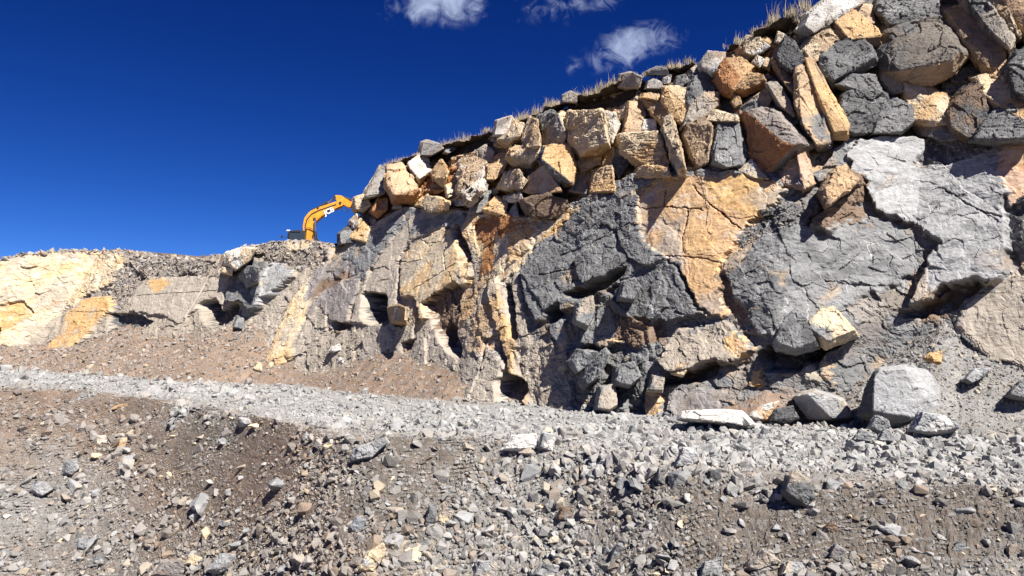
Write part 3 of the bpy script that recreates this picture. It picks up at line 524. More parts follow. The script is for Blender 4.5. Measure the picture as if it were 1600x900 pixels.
def soil_color(az, Y):
    x, yb = bank_uv(az, Y); Ye, _ = g_edge(az); m = smooth(Ye+.9, Ye-.3, Y+(1.1+Y*.05)*fbm2(x*.9, Y*.9, 213, 4))
    px = 800+FPX*az
    k = fbm2(x*.35+yb*.2, yb*.5, 215, 4)
    Yf, _ = g_foot(az); v = (Y-Yf)/(Ye-Yf); brn, drk, rub = bank_zones(px+40*k+25*fbm2(x*1.1, yb*1.1, 216, 3), v+.12*k)
    base = PAL['grescree']*.92; c = base[None]*np.ones(az.shape+(1,), F32)
    br = np.clip(brn*1.05+.2*smooth(.0, .4, k), 0, 1)*.92
    c = c*(1-br[:, None])+PAL['soil'][None]*.98*br[:, None]
    db = np.clip(drk*1.1+.4*smooth(.1, .4, fbm2(x*.5, yb*.5, 219, 3)), 0, 1)
    c = c*(1-db[:, None])+np.array([.108, .09, .076], F32)[None]*db[:, None]
    c = c*(1+.25*fbm2(x*2.5, yb*2.5, 221, 4, .6)[:, None])
    Yt_, _ = g_toe(az); wl = (Y-Ye)/np.maximum(Yt_-Ye, .1)+.03*fbm2(x*.3, Y*.3, 229, 3); rut = np.maximum.reduce([np.exp(-((wl-q)/.035)**2) for q in (.2, .36, .55, .7)])*smooth(-.5, .3, fbm2(x*.4, Y*.1, 230, 3)); tr = .5*fbm2(x*.15, Y*1.0, 223, 4)+.9*rut; rc = PAL['road'][None]*(1+.22*tr+.15*fbm2(x*3, Y*3, 225, 4, .7))[:, None]
    pale = smooth(.0, .4, fbm2(x*.25+4, Y*.7, 227, 3)); rc = rc*(1+.25*pale[:, None])
    ed = np.clip(np.exp(-((wl-.02)/.10)**2)+smooth(.75, 1.0, wl), 0, 1)*smooth(-.3, .25, fbm2(x*.5, Y*.5, 228, 4)); rc = rc*(1-.7*ed[:, None])+PAL['soil'][None]*1.25*.7*ed[:, None]
    return c*m[:, None]+rc*(1-m[:, None]), m
def build_ground():
    pxs = np.concatenate([np.linspace(-1200, -90, 60), np.arange(-80, 1690, 1.6), np.linspace(1700, 2900, 60)]); az = (pxs-800)/FPX
    Ye, _ = g_edge(az); Yf, _ = g_foot(az); Yt, _ = g_toe(az)
    segs = [(0*Ye+.3, 0*Ye+2.4, 4), (0*Ye+2.4, Yf*.92, 16), (Yf*.92, Ye-.25, 300), (Ye-.25, Ye+.6, 40), (Ye+.6, Yt+.8, 230), (Yt+.8, Yt+9, 6), (Yt+9, 0*Ye+170, 6)]
    rows = []
    for a, b, k in segs: rows += [a+(b-a)*i/k for i in range(k)]
    rows.append(segs[-1][1]); Y = np.stack(rows); nr = len(Y); A = az[None].repeat(nr, 0)
    z = ground_z(A.ravel(), Y.ravel()); c, m = soil_color(A.ravel(), Y.ravel())
    x = A.ravel()*Y.ravel(); bu, bv = bank_uv(A.ravel(), Y.ravel()); p, _, i = fract2(bu*11, bv*11, 231, .5); p2, _, i2 = fract2(bu*4, bv*4, 233, .6)
    vis = (Y.ravel() > 6) & (Y.ravel() < 80)
    z = z+vis*(.03*(p+.4)*(i > .4)+.07*(p2+.2)*(i2 > .6)*m+.06*m*fbm2(bu*2, bv*2, 235, 4, .6))
    c = np.where((i > .75)[:, None], c*.75+PAL['grey']*.25*(.6+.8*i[:, None]), c)
    V = np.stack([x, Y.ravel(), z], -1); Fc = grid_faces(nr, len(pxs))
    cut = sum(s[2] for s in segs[:4])-30
    rowi = np.arange(len(Fc))//(len(pxs)-1); road = rowi >= cut
    v, f, cc = compact(V, Fc[road], c); link('gravel_road', mesh_np('gravel_road', v, f, cc, [M_SOIL]), kind='structure')
    v, f, cc = compact(V, Fc[~road], c); link('embankment', mesh_np('embankment', v, f, cc, [M_SOIL]), kind='structure')
    s = 900; v = np.array([(-s, -s, -13), (s, -s, -13), (s, s, -13), (-s, s, -13)], float)
    link('ground', mesh_np('ground', v, np.array([[0, 1, 2, 3]]), np.tile(PAL['soil'], (4, 1)), [M_SOIL]), kind='structure')
build_ground()
def ground_hit(px, py):
    px = np.atleast_1d(np.asarray(px, float)); py = np.atleast_1d(np.asarray(py, float)); r = rays(px, py); r = r/r[:, 1:2]; az = r[:, 0]
    Ys = np.linspace(6, 75, 700); g = r[:, 2:3]*Ys[None]-ground_z(np.repeat(az, 700), np.tile(Ys, len(az)), False).reshape(len(az), 700)
    k = np.argmax(g < 0, 1); Y = Ys[k]; return np.stack([az*Y, Y, ground_z(az, Y)], -1)
# ------------------------------------------------------------------ stones
def hull_mesh(pts, name='h'):
    bm = bmesh.new()
    for p in pts: bm.verts.new(p)
    r = bmesh.ops.convex_hull(bm, input=bm.verts)
    bmesh.ops.delete(bm, geom=[v for v in bm.verts if not v.link_faces], context='VERTS')
    return bm
def stone_proto(n, flat, seed):
    r = np.random.default_rng(seed); d = r.normal(size=(n, 3)); d /= np.linalg.norm(d, axis=1)[:, None]
    d = np.sign(d)*np.abs(d)**.75; d *= (r.uniform(.8, 1.1, (n, 1)))*np.array([1.0, r.uniform(.6, .9), flat])
    bm = hull_mesh(d*.5); bmesh.ops.triangulate(bm, faces=bm.faces); bm.verts.index_update()
    V = np.array([v.co[:] for v in bm.verts]); Fc = np.array([[v.index for v in f.verts] for f in bm.faces]); bm.free(); return V, Fc
SMALL = [stone_proto(9, [.35, .5, .65, .8][k % 4], 300+k) for k in range(10)]
BIG = [stone_proto(15, [.35, .5, .65, .8][k % 4], 400+k) for k in range(12)]
def euler_mats(rx, ry, rz):
    cx, sx, cy, sy, cz, sz = np.cos(rx), np.sin(rx), np.cos(ry), np.sin(ry), np.cos(rz), np.sin(rz)
    M = np.empty((len(rx), 3, 3)); M[:, 0] = np.stack([cy*cz, sx*sy*cz-cx*sz, cx*sy*cz+sx*sz], -1); M[:, 1] = np.stack([cy*sz, sx*sy*sz+cx*cz, cx*sy*sz-sx*cz], -1)
    M[:, 2] = np.stack([-sy, sx*cy, cx*cy], -1); return M
def scatter(P, size, cols, protos, tilt=.7):
    """merged rubble: lists of points, sizes and colours -> verts, faces, colours"""
    k = len(P); M = euler_mats(RNG.normal(0, tilt, k), RNG.normal(0, tilt, k), RNG.uniform(0, 6.28, k)); which = RNG.integers(0, len(protos), k)
    VV, FF, CC, off = [], [], [], 0
    for j, (V, Fc) in enumerate(protos):
        s = np.where(which == j)[0]
        if not len(s): continue
        v = np.einsum('kab,vb->kva', M[s], V)*size[s, None, None]+P[s, None]; n = len(V)
        VV.append(v.reshape(-1, 3)); FF.append((Fc[None]+(np.arange(len(s))*n)[:, None, None]+off).reshape(-1, 3)); CC.append(np.repeat(cols[s], n, 0)); off += len(s)*n
    return np.concatenate(VV), np.concatenate(FF), np.concatenate(CC)
def stone_cols(k, base, cream=.09, brown=.15, own=.5):
    g = RNG.uniform(.13, .37, k)[:, None]*np.array([1, .995, .98]); u = RNG.uniform(size=k)[:, None]
    g = np.where(u < cream, np.array([.40, .34, .25])*RNG.uniform(.7, 1.15, (k, 1)), g); g = np.where(u > 1-brown, np.array([.22, .17, .13])*RNG.uniform(.7, 1.3, (k, 1)), g)
    return (g*own+base*(1-own)*1.05).astype(F32)
def ground_points(k, xr=(-60, 1660), yr=(572, 925)):
    px = RNG.uniform(*xr, k); Yedge, _ = g_edge((px-800)/FPX)
    out = []
    for a in range(0, k, 20000): out.append(ground_hit(px[a:a+20000], RNG.uniform(*yr, min(20000, k-a))))
    return np.concatenate(out)
EXCL = []                                                            # feet of the boulders, kept clear
def build_rubble():
    k = 290000; P = ground_points(k); az = P[:, 0]/P[:, 1]; Yt, _ = g_toe(az); keep = P[:, 1] < Yt+.3; P = P[keep]; az = az[keep]; k = len(P)
    base, m = soil_color(az, P[:, 1])
    px = 800+FPX*az; u = RNG.uniform(size=k); sp = 1.75*(1-u)**(-1/2.5)                # pixels of the photograph
    clus = fbm2(P[:, 0]*.7+P[:, 1]*.5, P[:, 1]*.9, 241, 4)
    sp = np.minimum(sp, np.where(m > .5, 20, 15))*(1+.5*clus)*np.clip(20/P[:, 1], .75, 1.15)*np.where(m > .5, 1, 1.2)
    size = sp*P[:, 1]/FPX*1.25
    Ye, _ = g_edge(az); Yf, _ = g_foot(az); brn, drk, rub = bank_zones(px, (P[:, 1]-Yf)/(Ye-Yf)); dens = np.clip(.62+.8*rub-.25*brn+.25*clus, .06, 1)
    soil_keep = (m < .5) | (RNG.uniform(size=k) < dens) & ((sp < 7+16*rub) | (RNG.uniform(size=k) < .25))
    P, size, base, m = P[soil_keep], size[soil_keep], base[soil_keep], m[soil_keep]; k = len(P)
    P[:, 2] += size*.16
    cols = stone_cols(k, base, .07, .14, .5); roadish = (m < .5)[:, None]
    cols = np.where(roadish, (cols*.5+PAL['road']*.5*RNG.uniform(.75, 1.3, (k, 1))), cols)
    big = size*FPX/P[:, 1] > 7
    a = scatter(P[~big], size[~big], cols[~big], SMALL); b = scatter(P[big], size[big], cols[big], BIG)
    V = np.concatenate([a[0], b[0]]); Fc = np.concatenate([a[1], b[1]+len(a[0])]); C = np.concatenate([a[2], b[2]])
    o = link('gravel', mesh_np('gravel', V, Fc, C, [M_STONE]), kind='stuff', label='loose grey gravel and stone chips covering the road and the bank', cat='gravel')
    # scree on the talus, in the pockets of the face and along the spoil rim
    T, N, H, tal, col = CL['T'], CL['N'], CL['H'], CL['tal'], CL['col']
    nr, nc = T.shape
    def pick(mask, k):
        i, j = np.nonzero(mask); s = RNG.integers(0, len(i), k); return i[s], j[s]
    is_s = CL['scr'] & ~tal
    right_ = tal & (T < px_t(1210)); i1, j1 = pick(tal & ~right_, 14000); i3, j3 = pick(right_, 13000); i1 = np.concatenate([i1, i3]); j1 = np.concatenate([j1, j3]); i2, j2 = pick(is_s, 6500); ii = np.concatenate([i1, i2]); jj = np.concatenate([j1, j2])
    P = from_tnh(T[ii, jj], N[ii, jj], H[ii, jj]); D = P[:, 1]; base = col[ii, jj]; k = len(P)
    sp = np.minimum(1.7*(1-RNG.uniform(size=k))**(-1/2.2), 10); size = sp*D/FPX*1.2
    cols = stone_cols(k, base, .10, .2, .45)
    # rim of loose stones along the skyline at the left and on the bench
    kk = 1500; q = RNG.uniform(-100, 545, kk); j = np.searchsorted(CL['ptop'], q); off = RNG.uniform(-.1, 1.2, kk)
    R = from_tnh(CL['t'][j], CL['n'][j]+off, CL['h'][j]+.02); rs = np.minimum(2.2*(1-RNG.uniform(size=kk))**(-1/2.2), 13)*R[:, 1]/FPX*1.2
    P = np.concatenate([P, R]); size = np.concatenate([size, rs]); cols = np.concatenate([cols, stone_cols(kk, np.tile(PAL['scree'], (kk, 1)), .12, .25, .7)])
    v, f, c = scatter(P, size, cols, SMALL, .8)
    link('scree_rubble', mesh_np('scree_rubble', v, f, c, [M_STONE]), kind='stuff', label='small broken stones lying on the talus and in pockets of the rock face', cat='scree')
build_rubble()
# ------------------------------------------------------------------ single blocks and boulders
def refine(V, F, L, it=7, eye=False):
    """split every long edge of a triangle mesh at its middle, again and again (only faces that look at the road when eye is set)"""
    for _ in range(it):
        E = np.sort(np.stack([F, np.roll(F, -1, 1)], -1).reshape(-1, 2), 1); key = E[:, 0].astype(np.int64)*len(V)+E[:, 1]
        uq, first, inv = np.unique(key, return_index=True, return_inverse=True); inv = inv.ravel(); A, B = E[first, 0], E[first, 1]
        mark = np.linalg.norm(V[A]-V[B], axis=1) > L
        if eye:
            N = np.cross(V[F[:, 1]]-V[F[:, 0]], V[F[:, 2]]-V[F[:, 0]]); c = V[F].mean(1); fr = (N*c).sum(1) < .15*np.linalg.norm(N, axis=1)*np.linalg.norm(c, axis=1)
            ok = np.zeros(len(uq), bool); ok[inv.reshape(-1, 3)[fr].ravel()] = True; mark &= ok
        if not mark.any(): break
        mid = np.full(len(uq), -1); mid[mark] = len(V)+np.arange(mark.sum()); V = np.concatenate([V, .5*(V[A[mark]]+V[B[mark]])])
        M = mid[inv].reshape(-1, 3); k = (M >= 0).sum(1); out = [F[k == 0]]
        s1 = k == 1; r = np.argmax(M[s1] >= 0, 1)[:, None]; ix = (r+np.arange(3))%3; T = np.take_along_axis(F[s1], ix, 1); m = np.take_along_axis(M[s1], ix, 1)
        out += [np.stack([T[:, 0], m[:, 0], T[:, 2]], 1), np.stack([m[:, 0], T[:, 1], T[:, 2]], 1)]
        s2 = k == 2; r = ((np.argmax(M[s2] < 0, 1)+1)%3)[:, None]; ix = (r+np.arange(3))%3; T = np.take_along_axis(F[s2], ix, 1); m = np.take_along_axis(M[s2], ix, 1)
        out += [np.stack([m[:, 0], T[:, 1], m[:, 1]], 1), np.stack([T[:, 0], m[:, 0], m[:, 1]], 1), np.stack([T[:, 0], m[:, 1], T[:, 2]], 1)]
        s3 = k == 3; T, m = F[s3], M[s3]
        out += [np.stack([T[:, 0], m[:, 0], m[:, 2]], 1), np.stack([m[:, 0], T[:, 1], m[:, 1]], 1), np.stack([m[:, 2], m[:, 1], T[:, 2]], 1), m]
        F = np.concatenate(out)
    return V, F
def finish_rock(bm, name, size, L, c1, c2, seed, rough=1., strata=0., mix=.35, mode=None, mat=None, bev=.012, field=False, eye=False):
    bmesh.ops.recalc_face_normals(bm, faces=bm.faces)
    bmesh.ops.dissolve_limit(bm, angle_limit=.10, verts=bm.verts, edges=bm.edges)
    try: bmesh.ops.bevel(bm, geom=list(bm.edges), offset=bev*size*.8, segments=1, affect='EDGES', clamp_overlap=True, profile=.5)
    except Exception: pass
    bmesh.ops.triangulate(bm, faces=bm.faces); bm.verts.index_update()
    V = np.array([v.co[:] for v in bm.verts]); Fc = np.array([[v.index for v in f.verts] for f in bm.faces]); bm.free()
    V, Fc = refine(V, Fc, L, 7, eye); fn = np.cross(V[Fc[:, 1]]-V[Fc[:, 0]], V[Fc[:, 2]]-V[Fc[:, 0]])
    Nn = np.stack([np.bincount(Fc.ravel(), np.repeat(fn[:, k], 3), len(V)) for k in range(3)], -1); Nn /= np.linalg.norm(Nn, axis=1)[:, None]+1e-12
    c0 = V.mean(0); p = V-c0; s = size
    wp = p+.12*s*np.stack([fbm3(p*2.2/s, seed+k, 2) for k in (1, 2, 3)], -1)
    q = wp @ np.array([[.88, .31, -.35], [-.21, .93, .29], [.42, -.18, .89]])
    d = .022*fract3(q*6, seed+7, 1.5)+.012*fract3(q*14, seed+8, 1.5)+.022*s*fract3(q*2.2/s, seed, 1.3)+.026*s*fract3(q*5.5/s, seed+5, 1.3)+.012*s*fbm3(p*5/s, seed+9, 3)+.010*fbm3(p*18, seed+11, 3)
    d *= rough*.8
    if strata: d += strata*.055*(.4-2.0*np.abs(fbm3(np.c_[p[:, 0]*.7, p[:, 1]*.7, p[:, 2]*8+p[:, 0]*1.0]+seed, seed+21, 4, .6)))
    V = V+Nn*d[:, None]
    k = .6*fbm3(p*1.9/s*1.3, seed+31, 4)+.6*fbm3(V*.8, 777, 4); f = smooth(.25-mix*1.2, .5-mix*1.2, k)
    if mode is not None: f = np.maximum(f*.15, smooth(.25, .6, Nn @ np.array(mode)/np.linalg.norm(mode)))  # second colour by facing: rock tones plus shade painted on flanks and undersides
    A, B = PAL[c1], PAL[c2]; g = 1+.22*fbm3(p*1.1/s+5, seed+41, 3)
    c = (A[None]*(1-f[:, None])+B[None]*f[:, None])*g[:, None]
    fl = smooth(-.15, .25, fbm3(V*.33, 801, 4))[:, None]; rr = smooth(2, 9, V[:, :1]); fw = .30*field*smooth(.12, .24, c.mean(1))[:, None]; c = c*(1-fw)+fw*(PAL['tan']*1.1*fl+(PAL['beige']*(1-rr)+PAL['mgrey']*rr)*(1-fl))
    st = smooth(.2, .5, fbm3(p*3/s, seed+51, 4))*.35
    if PAL[c1][0] > .3: c = c*(1-st[:, None])+PAL['rust'][None]*st[:, None]*.7+c*st[:, None]*.3
    me = mesh_np(name, V-c0, Fc, c, [mat or M_BLOCK]); return me, c0
BN = [0]
def block(poly, c1, c2, label, e=.35, thick=1.2, bulge=.55, inset=.77, shift=(.085, -.06), Y=None, name='rock_block', cat='rock', group='joint blocks of the upper cliff', rough=1., strata=0., mix=.35, mode=None, tw=(0, 0), bev=.012, cap=None):
    BN[0] += 1; sd = 1000+BN[0]*13; r = np.random.default_rng(sd)
    p = np.array(poly, float); c = p.mean(0); w = p.max(0)-p.min(0); p = c+(p-c)*((r.uniform(1.12, 1.34) if group.startswith('joint') and c[1] > 150 else 1.15) if Y is None else 1.0); bulge *= .75 if bulge > .25 else 1.; inset = min(inset+.06, .93)
    hit = (lambda q, off: wall_hit(q[:, 0], q[:, 1], off)) if Y is None else (lambda q, off: at(q[:, 0], q[:, 1], Y-off+e))
    ev = e+tw[0]*(p[:, 0]-c[0])/w[0]+tw[1]*(p[:, 1]-c[1])/w[1]
    P = hit(p, ev); size = float(np.linalg.norm(P.max(0)-P.min(0)))/1.4
    if Y is None:
        tw = (tw[0]+r.uniform(-.3, .3)*size, tw[1]+r.uniform(-.12, .22)*size); ev = e+tw[0]*(p[:, 0]-c[0])/w[0]+tw[1]*(p[:, 1]-c[1])/w[1]; sink = (min(.85*bulge*size, 1.0)+r.uniform(-.12, .32))*(group.startswith(('joint', 'chock'))); e -= sink; ev = ev-sink; P = hit(p, ev)
    bl = bulge*size
    q = c+(p-c)*(inset+r.uniform(-.08, .08, (len(p), 1)))+np.array(shift)*w
    if cap: q = np.array(cap, float)
    qe = e+bl+tw[0]*(q[:, 0]-c[0])/w[0]+tw[1]*(q[:, 1]-c[1])/w[1]+r.uniform(-.18, .18, len(q))*bl*(0 if cap else 1)
    Q = hit(q, qe); dist = np.linalg.norm(P.mean(0)); B = P*(1+thick*size/dist); bc = B.mean(0); B = bc+(B-bc)*.97
    bm = hull_mesh(np.concatenate([P, Q, B]))
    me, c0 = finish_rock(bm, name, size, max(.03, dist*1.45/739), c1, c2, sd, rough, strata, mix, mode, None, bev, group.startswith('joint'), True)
    return link(name, me, None, label, cat, group, loc=c0)
LFT, DWN, RGT, TOP = (-1, -.25, -.1), (0, -.2, -1), (.8, -.4, .3), (.1, -.2, 1)  # facings that take the second colour, shaded sides among them
U = [  # outline, main colour, second colour, label, options
 # ---- left end of the upper cliff
 ([(531,366),(548,352),(557,360),(553,379),(532,381)], 'dgrey','grey', 'dark grey rock at the left foot of the jointed cliff, beside the excavator arm', {}),
 ([(546,346),(556,335),(565,344),(559,358),(548,358)], 'white','cream', 'small white rock stacked above the dark grey rock beside the excavator arm', {}),
 ([(545,372),(563,346),(575,360),(568,378)], 'cream','ochre', 'cream wedge of rock leaning right of the dark grey rock below the arm tip', {}),
 ([(554,311),(568,305),(579,322),(568,333),(553,329)], 'ochre','cream', 'ochre rock with banded face that hides the tip of the excavator arm', dict(strata=1)),
 ([(570,308),(574,296),(592,266),(603,276),(598,304)], 'beige','grey', 'pale grey brown block forming the left shoulder of the skyline', dict(mode=TOP)),
 ([(580,330),(590,312),(604,312),(604,330),(590,340)], 'tan','rust', 'brown stained small block under the left shoulder of the skyline', {}),
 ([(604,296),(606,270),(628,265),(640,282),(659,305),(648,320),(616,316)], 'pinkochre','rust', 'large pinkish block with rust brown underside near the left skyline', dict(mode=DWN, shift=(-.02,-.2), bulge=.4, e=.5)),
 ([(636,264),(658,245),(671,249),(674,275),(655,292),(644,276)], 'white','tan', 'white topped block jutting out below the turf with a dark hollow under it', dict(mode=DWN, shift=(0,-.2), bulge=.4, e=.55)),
 ([(671,272),(688,251),(699,270),(696,278),(690,292),(676,282)], 'ochre','tan', 'ochre wedge of rock just right of the white topped jutting block', dict(mode=DWN)),
 ([(664,299),(676,285),(690,299),(680,306)], 'pinkochre','rust', 'small pinkish triangular rock below the ochre wedge', {}),
 ([(652,322),(664,306),(700,316),(694,330),(668,330)], 'cream','ochre', 'flat cream slab lying along the top of the long grey slab', dict(e=.2)),
 ([(696,292),(714,281),(720,297),(700,308)], 'ochre','cream', 'rounded ochre cream rock in the middle of the crumbly rust zone', {}),
 ([(699,314),(706,303),(738,305),(733,320),(710,324)], 'white','cream', 'broken white rock at the foot of the crumbly rust zone', {}),
 ([(733,334),(741,303),(763,301),(764,312),(752,332)], 'blugrey','grey', 'blue grey upright rock beside the orange triangular face', {}),
 ([(753,328),(773,309),(788,320),(785,337),(758,333)], 'ochre','ochre', 'orange triangular face above the rust stained nose', dict(strata=.5)),
 ([(785,338),(789,318),(805,314),(809,340)], 'blugrey','dgrey', 'small blue grey rock right of the orange triangular face', {}),
 ([(744,250),(743,236),(758,229),(769,238),(764,252)], 'cream','beige', 'pale knob of rock directly under the turf edge', {}),
 ([(716,300),(722,262),(740,250),(752,262),(748,296),(730,312)], 'tan','white', 'crumbly cream and brown column streaked with white under the turf', dict(rough=2.2, e=.1)),
 ([(758,282),(760,262),(786,244),(797,240),(784,272),(770,284)], 'ochre','tan', 'ochre block leaning right below the pale knob', dict(mode=DWN)),
 ([(774,296),(788,272),(806,268),(820,284),(812,298)], 'tan','cream', 'tan layered block above a thin white slab', dict(strata=1)),
 ([(785,309),(812,303),(814,314),(786,318)], 'cream','white', 'thin white slab under the tan layered block', {}),
 ([(809,314),(850,304),(884,312),(892,330),(852,347),(826,342)], 'dgrey','brown', 'wide dark grey rock at the foot of the cream faced column', dict(mode=None)),
 ([(814,302),(820,278),(846,260),(864,280),(872,300),(840,306)], 'cream','pinkochre', 'large smooth cream pink face sloping left above the wide dark rock', dict(rough=.5)),
 ([(862,292),(866,280),(890,272),(892,306),(876,312)], 'ochre','dgrey', 'ochre block with grey stain right of the smooth cream face', {}),
 ([(794,250),(801,235),(837,233),(843,248),(828,262),(800,256)], 'ochre','cream', 'ochre overhanging block with a black hollow beneath, left of the grey column', dict(mode=None, shift=(.02,-.22), bulge=.45, e=.6, strata=.6)),
 ([(772,211),(776,190),(796,184),(802,191),(788,212)], 'pgrey','white', 'rounded grey boulder at the turf edge above the cream corner block', dict(rough=.6)),
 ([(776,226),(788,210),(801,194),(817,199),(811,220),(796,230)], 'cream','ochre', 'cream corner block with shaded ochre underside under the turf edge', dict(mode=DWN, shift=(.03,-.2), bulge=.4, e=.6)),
 ([(814,218),(827,189),(837,191),(840,228),(824,231)], 'white','tan', 'white block split by a dark hollow, left of the grey wedge', dict(e=.5)),
 ([(835,206),(838,182),(860,176),(870,184),(848,206)], 'mgrey','grey', 'grey wedge of rock tucked under the turf', {}),
 ([(842,230),(843,210),(852,198),(868,184),(882,214),(874,228)], 'greytan','grey', 'brown grey block above the ochre block with a grey flank', {}),
 ([(866,186),(874,178),(890,178),(889,220),(878,220)], 'ochre','cream', 'narrow ochre block right of the brown grey block', dict(strata=.6)),
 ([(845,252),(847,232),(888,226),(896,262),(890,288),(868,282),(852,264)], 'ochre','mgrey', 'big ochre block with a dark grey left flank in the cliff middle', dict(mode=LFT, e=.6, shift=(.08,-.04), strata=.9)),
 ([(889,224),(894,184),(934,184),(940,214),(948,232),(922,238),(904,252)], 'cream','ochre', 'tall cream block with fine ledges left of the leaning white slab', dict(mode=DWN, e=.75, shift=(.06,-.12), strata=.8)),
 ([(898,256),(908,246),(938,234),(936,258),(906,270)], 'ochre','tan', 'small ochre block under the tall cream block', dict(strata=.6)),
 ([(932,176),(958,180),(966,196),(955,232),(942,206)], 'cream','white', 'leaning white slab narrowing downward between cream and ochre blocks', dict(mode=LFT, e=.6)),
 ([(936,258),(938,236),(954,229),(964,248),(952,266)], 'ochre','cream', 'square ochre block below the leaning white slab', dict(strata=.6)),
 ([(920,302),(924,268),(954,260),(956,300)], 'ochre','tan', 'lowest ochre block of the column resting on the dark bulge', dict(strata=.7, e=.45)),
 ([(888,300),(894,268),(912,262),(922,274),(914,304)], 'tan','grey', 'tan broken block left of the lowest ochre block', {}),
 ([(955,262),(958,236),(972,234),(980,256),(966,278)], 'mgrey','dgrey', 'dark grey wedge left of the banded ochre blocks', {}),
 ([(974,208),(982,164),(1000,164),(1008,182),(998,210)], 'pinkochre','tan', 'pinkish upright block below the black turf hollow', {}),
 ([(998,206),(1004,188),(1024,186),(1024,206)], 'beige','white', 'small pale block right of the pinkish upright block', {}),
 ([(962,214),(1022,207),(1024,226),(1038,266),(1002,262),(972,240)], 'ochre','cream', 'wide ochre block with many thin horizontal ledges above the dark bulge', dict(strata=1.4, e=.85, bulge=.2, inset=.82)),
 ([(990,278),(1000,260),(1038,262),(1042,276)], 'cream','ochre', 'thin banded slab at the foot of the wide ledged ochre block', dict(strata=1.2, e=.8)),
 ([(998,158),(1028,152),(1046,180),(1032,196),(1018,184)], 'cream','ochre', 'cream block sloping right beneath the small skyline boulders', dict(e=.5)),
 ([(1002,153),(1005,147),(1028,145),(1027,157)], 'ochre','tan', 'thin ochre plate under the pale grey skyline stone', {}),
 ([(1034,160),(1037,140),(1068,141),(1076,174),(1060,192),(1044,180)], 'cream','ochre', 'cream block with fine ledges left of the black grey boulder', dict(strata=.8, e=.6, mode=LFT)),
 ([(1030,206),(1034,190),(1046,182),(1060,226),(1070,272),(1058,272)], 'tan','cream', 'tall thin tan slab standing beside the black cleft', dict(e=.75, mode=LFT)),
 ([(1062,216),(1070,196),(1096,188),(1112,200),(1104,262),(1086,264)], 'brown','tan', 'dark brown upright slab in shade under the leaning tan slab', dict(e=.35)),
 ([(1064,204),(1076,170),(1096,151),(1121,151),(1119,172),(1098,190)], 'tan','beige', 'leaning tan slab with a bright upper edge below the black grey boulder', dict(e=.8, shift=(.05,-.15), mode=LFT)),
 # ---- skyline
 ([(1009,118),(1010,112),(1026,104),(1042,109),(1044,119)], 'pgrey','grey', 'flat topped grey boulder on the skyline amid dry grass', dict(rough=.5)),
 ([(1008,139),(1011,128),(1019,123),(1032,129),(1034,139)], 'white','lgrey', 'pale grey stone set in the turf below the flat topped skyline boulder', dict(rough=.6)),
 ([(1034,132),(1036,121),(1048,118),(1046,131)], 'white','white', 'small bright white stone right of the pale grey turf stone', {}),
 ([(1053,132),(1056,120),(1070,117),(1074,128),(1062,138)], 'pgrey','mgrey', 'small grey stone left of the black grey boulder', {}),
 ([(962,138),(969,117),(985,113),(1002,121),(996,138)], 'pgrey','beige', 'rounded grey boulder half sunk in the dry grass of the skyline', dict(rough=.5)),
 ([(878,160),(880,149),(890,143),(900,148),(900,160)], 'pgrey','lgrey', 'round grey boulder alone on the turf above the cliff middle', dict(rough=.5)),
 ([(656,242),(660,224),(668,221),(684,226),(688,233),(672,243)], 'blugrey','pgrey', 'greenish grey boulder lying on the turf at the left skyline', dict(rough=.5)),
 ([(694,238),(698,228),(712,224),(712,234),(700,240)], 'pgrey','grey', 'low grey stone in the grass right of the greenish grey boulder', dict(rough=.5)),
 ([(1091,104),(1106,83),(1133,85),(1124,114),(1112,120),(1096,112)], 'white','beige', 'big smooth white boulder on the skyline', dict(rough=.5, mode=None, shift=(0,-.15), e=.5)),
 ([(1160,84),(1162,66),(1168,57),(1184,61),(1199,74),(1190,84),(1174,88)], 'white','cream', 'broken white rock on the skyline left of the turf tuft', dict(e=.4)),
 ([(1211,66),(1215,50),(1225,54),(1219,68)], 'white','cream', 'small white stone stuck in the dark soil below the turf tuft', {}),
 ([(1175,98),(1182,87),(1193,94),(1186,106)], 'cream','white', 'cream cobble in the rust soil gully near the skyline', {}),
 ([(1190,104),(1196,90),(1206,94),(1202,110)], 'cream','tan', 'second cream cobble nested in the rust soil gully, nearer the black block', {}),
 ([(1066,160),(1068,144),(1080,119),(1096,113),(1120,136),(1112,150),(1088,160),(1072,174)], 'dgrey','mgrey', 'black grey boulder wedged below the big white skyline boulder', dict(e=.6, rough=1.2)),
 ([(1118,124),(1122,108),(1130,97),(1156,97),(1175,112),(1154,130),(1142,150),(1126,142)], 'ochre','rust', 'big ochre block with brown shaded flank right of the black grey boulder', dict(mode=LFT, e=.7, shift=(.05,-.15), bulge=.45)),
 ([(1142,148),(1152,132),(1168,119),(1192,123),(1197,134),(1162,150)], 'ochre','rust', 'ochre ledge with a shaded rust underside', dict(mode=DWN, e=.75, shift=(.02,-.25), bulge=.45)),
 ([(1142,160),(1146,148),(1156,152),(1158,164),(1148,168)], 'ochre','tan', 'small ochre cube sitting in the dark cleft under the ochre ledge', {}),
 # ---- right half
 ([(1160,166),(1176,152),(1194,140),(1204,150),(1196,170),(1172,172)], 'greytan','tan', 'brown grey crumbly rock above the pink banded buttress', {}),
 ([(1195,134),(1210,127),(1232,160),(1238,186),(1216,170)], 'pgrey','greytan', 'dull purple grey slab leaning above the pink banded buttress', dict(rough=.7)),
 ([(1206,98),(1216,90),(1232,118),(1242,132),(1244,162),(1224,136)], 'ochre','tan', 'narrow ochre strip leaning right of the purple grey slab', {}),
 ([(1210,88),(1224,58),(1238,66),(1256,98),(1234,118),(1216,106)], 'dgrey','dgrey', 'black grey block under the turf tuft with dark flanks', dict(e=.65)),
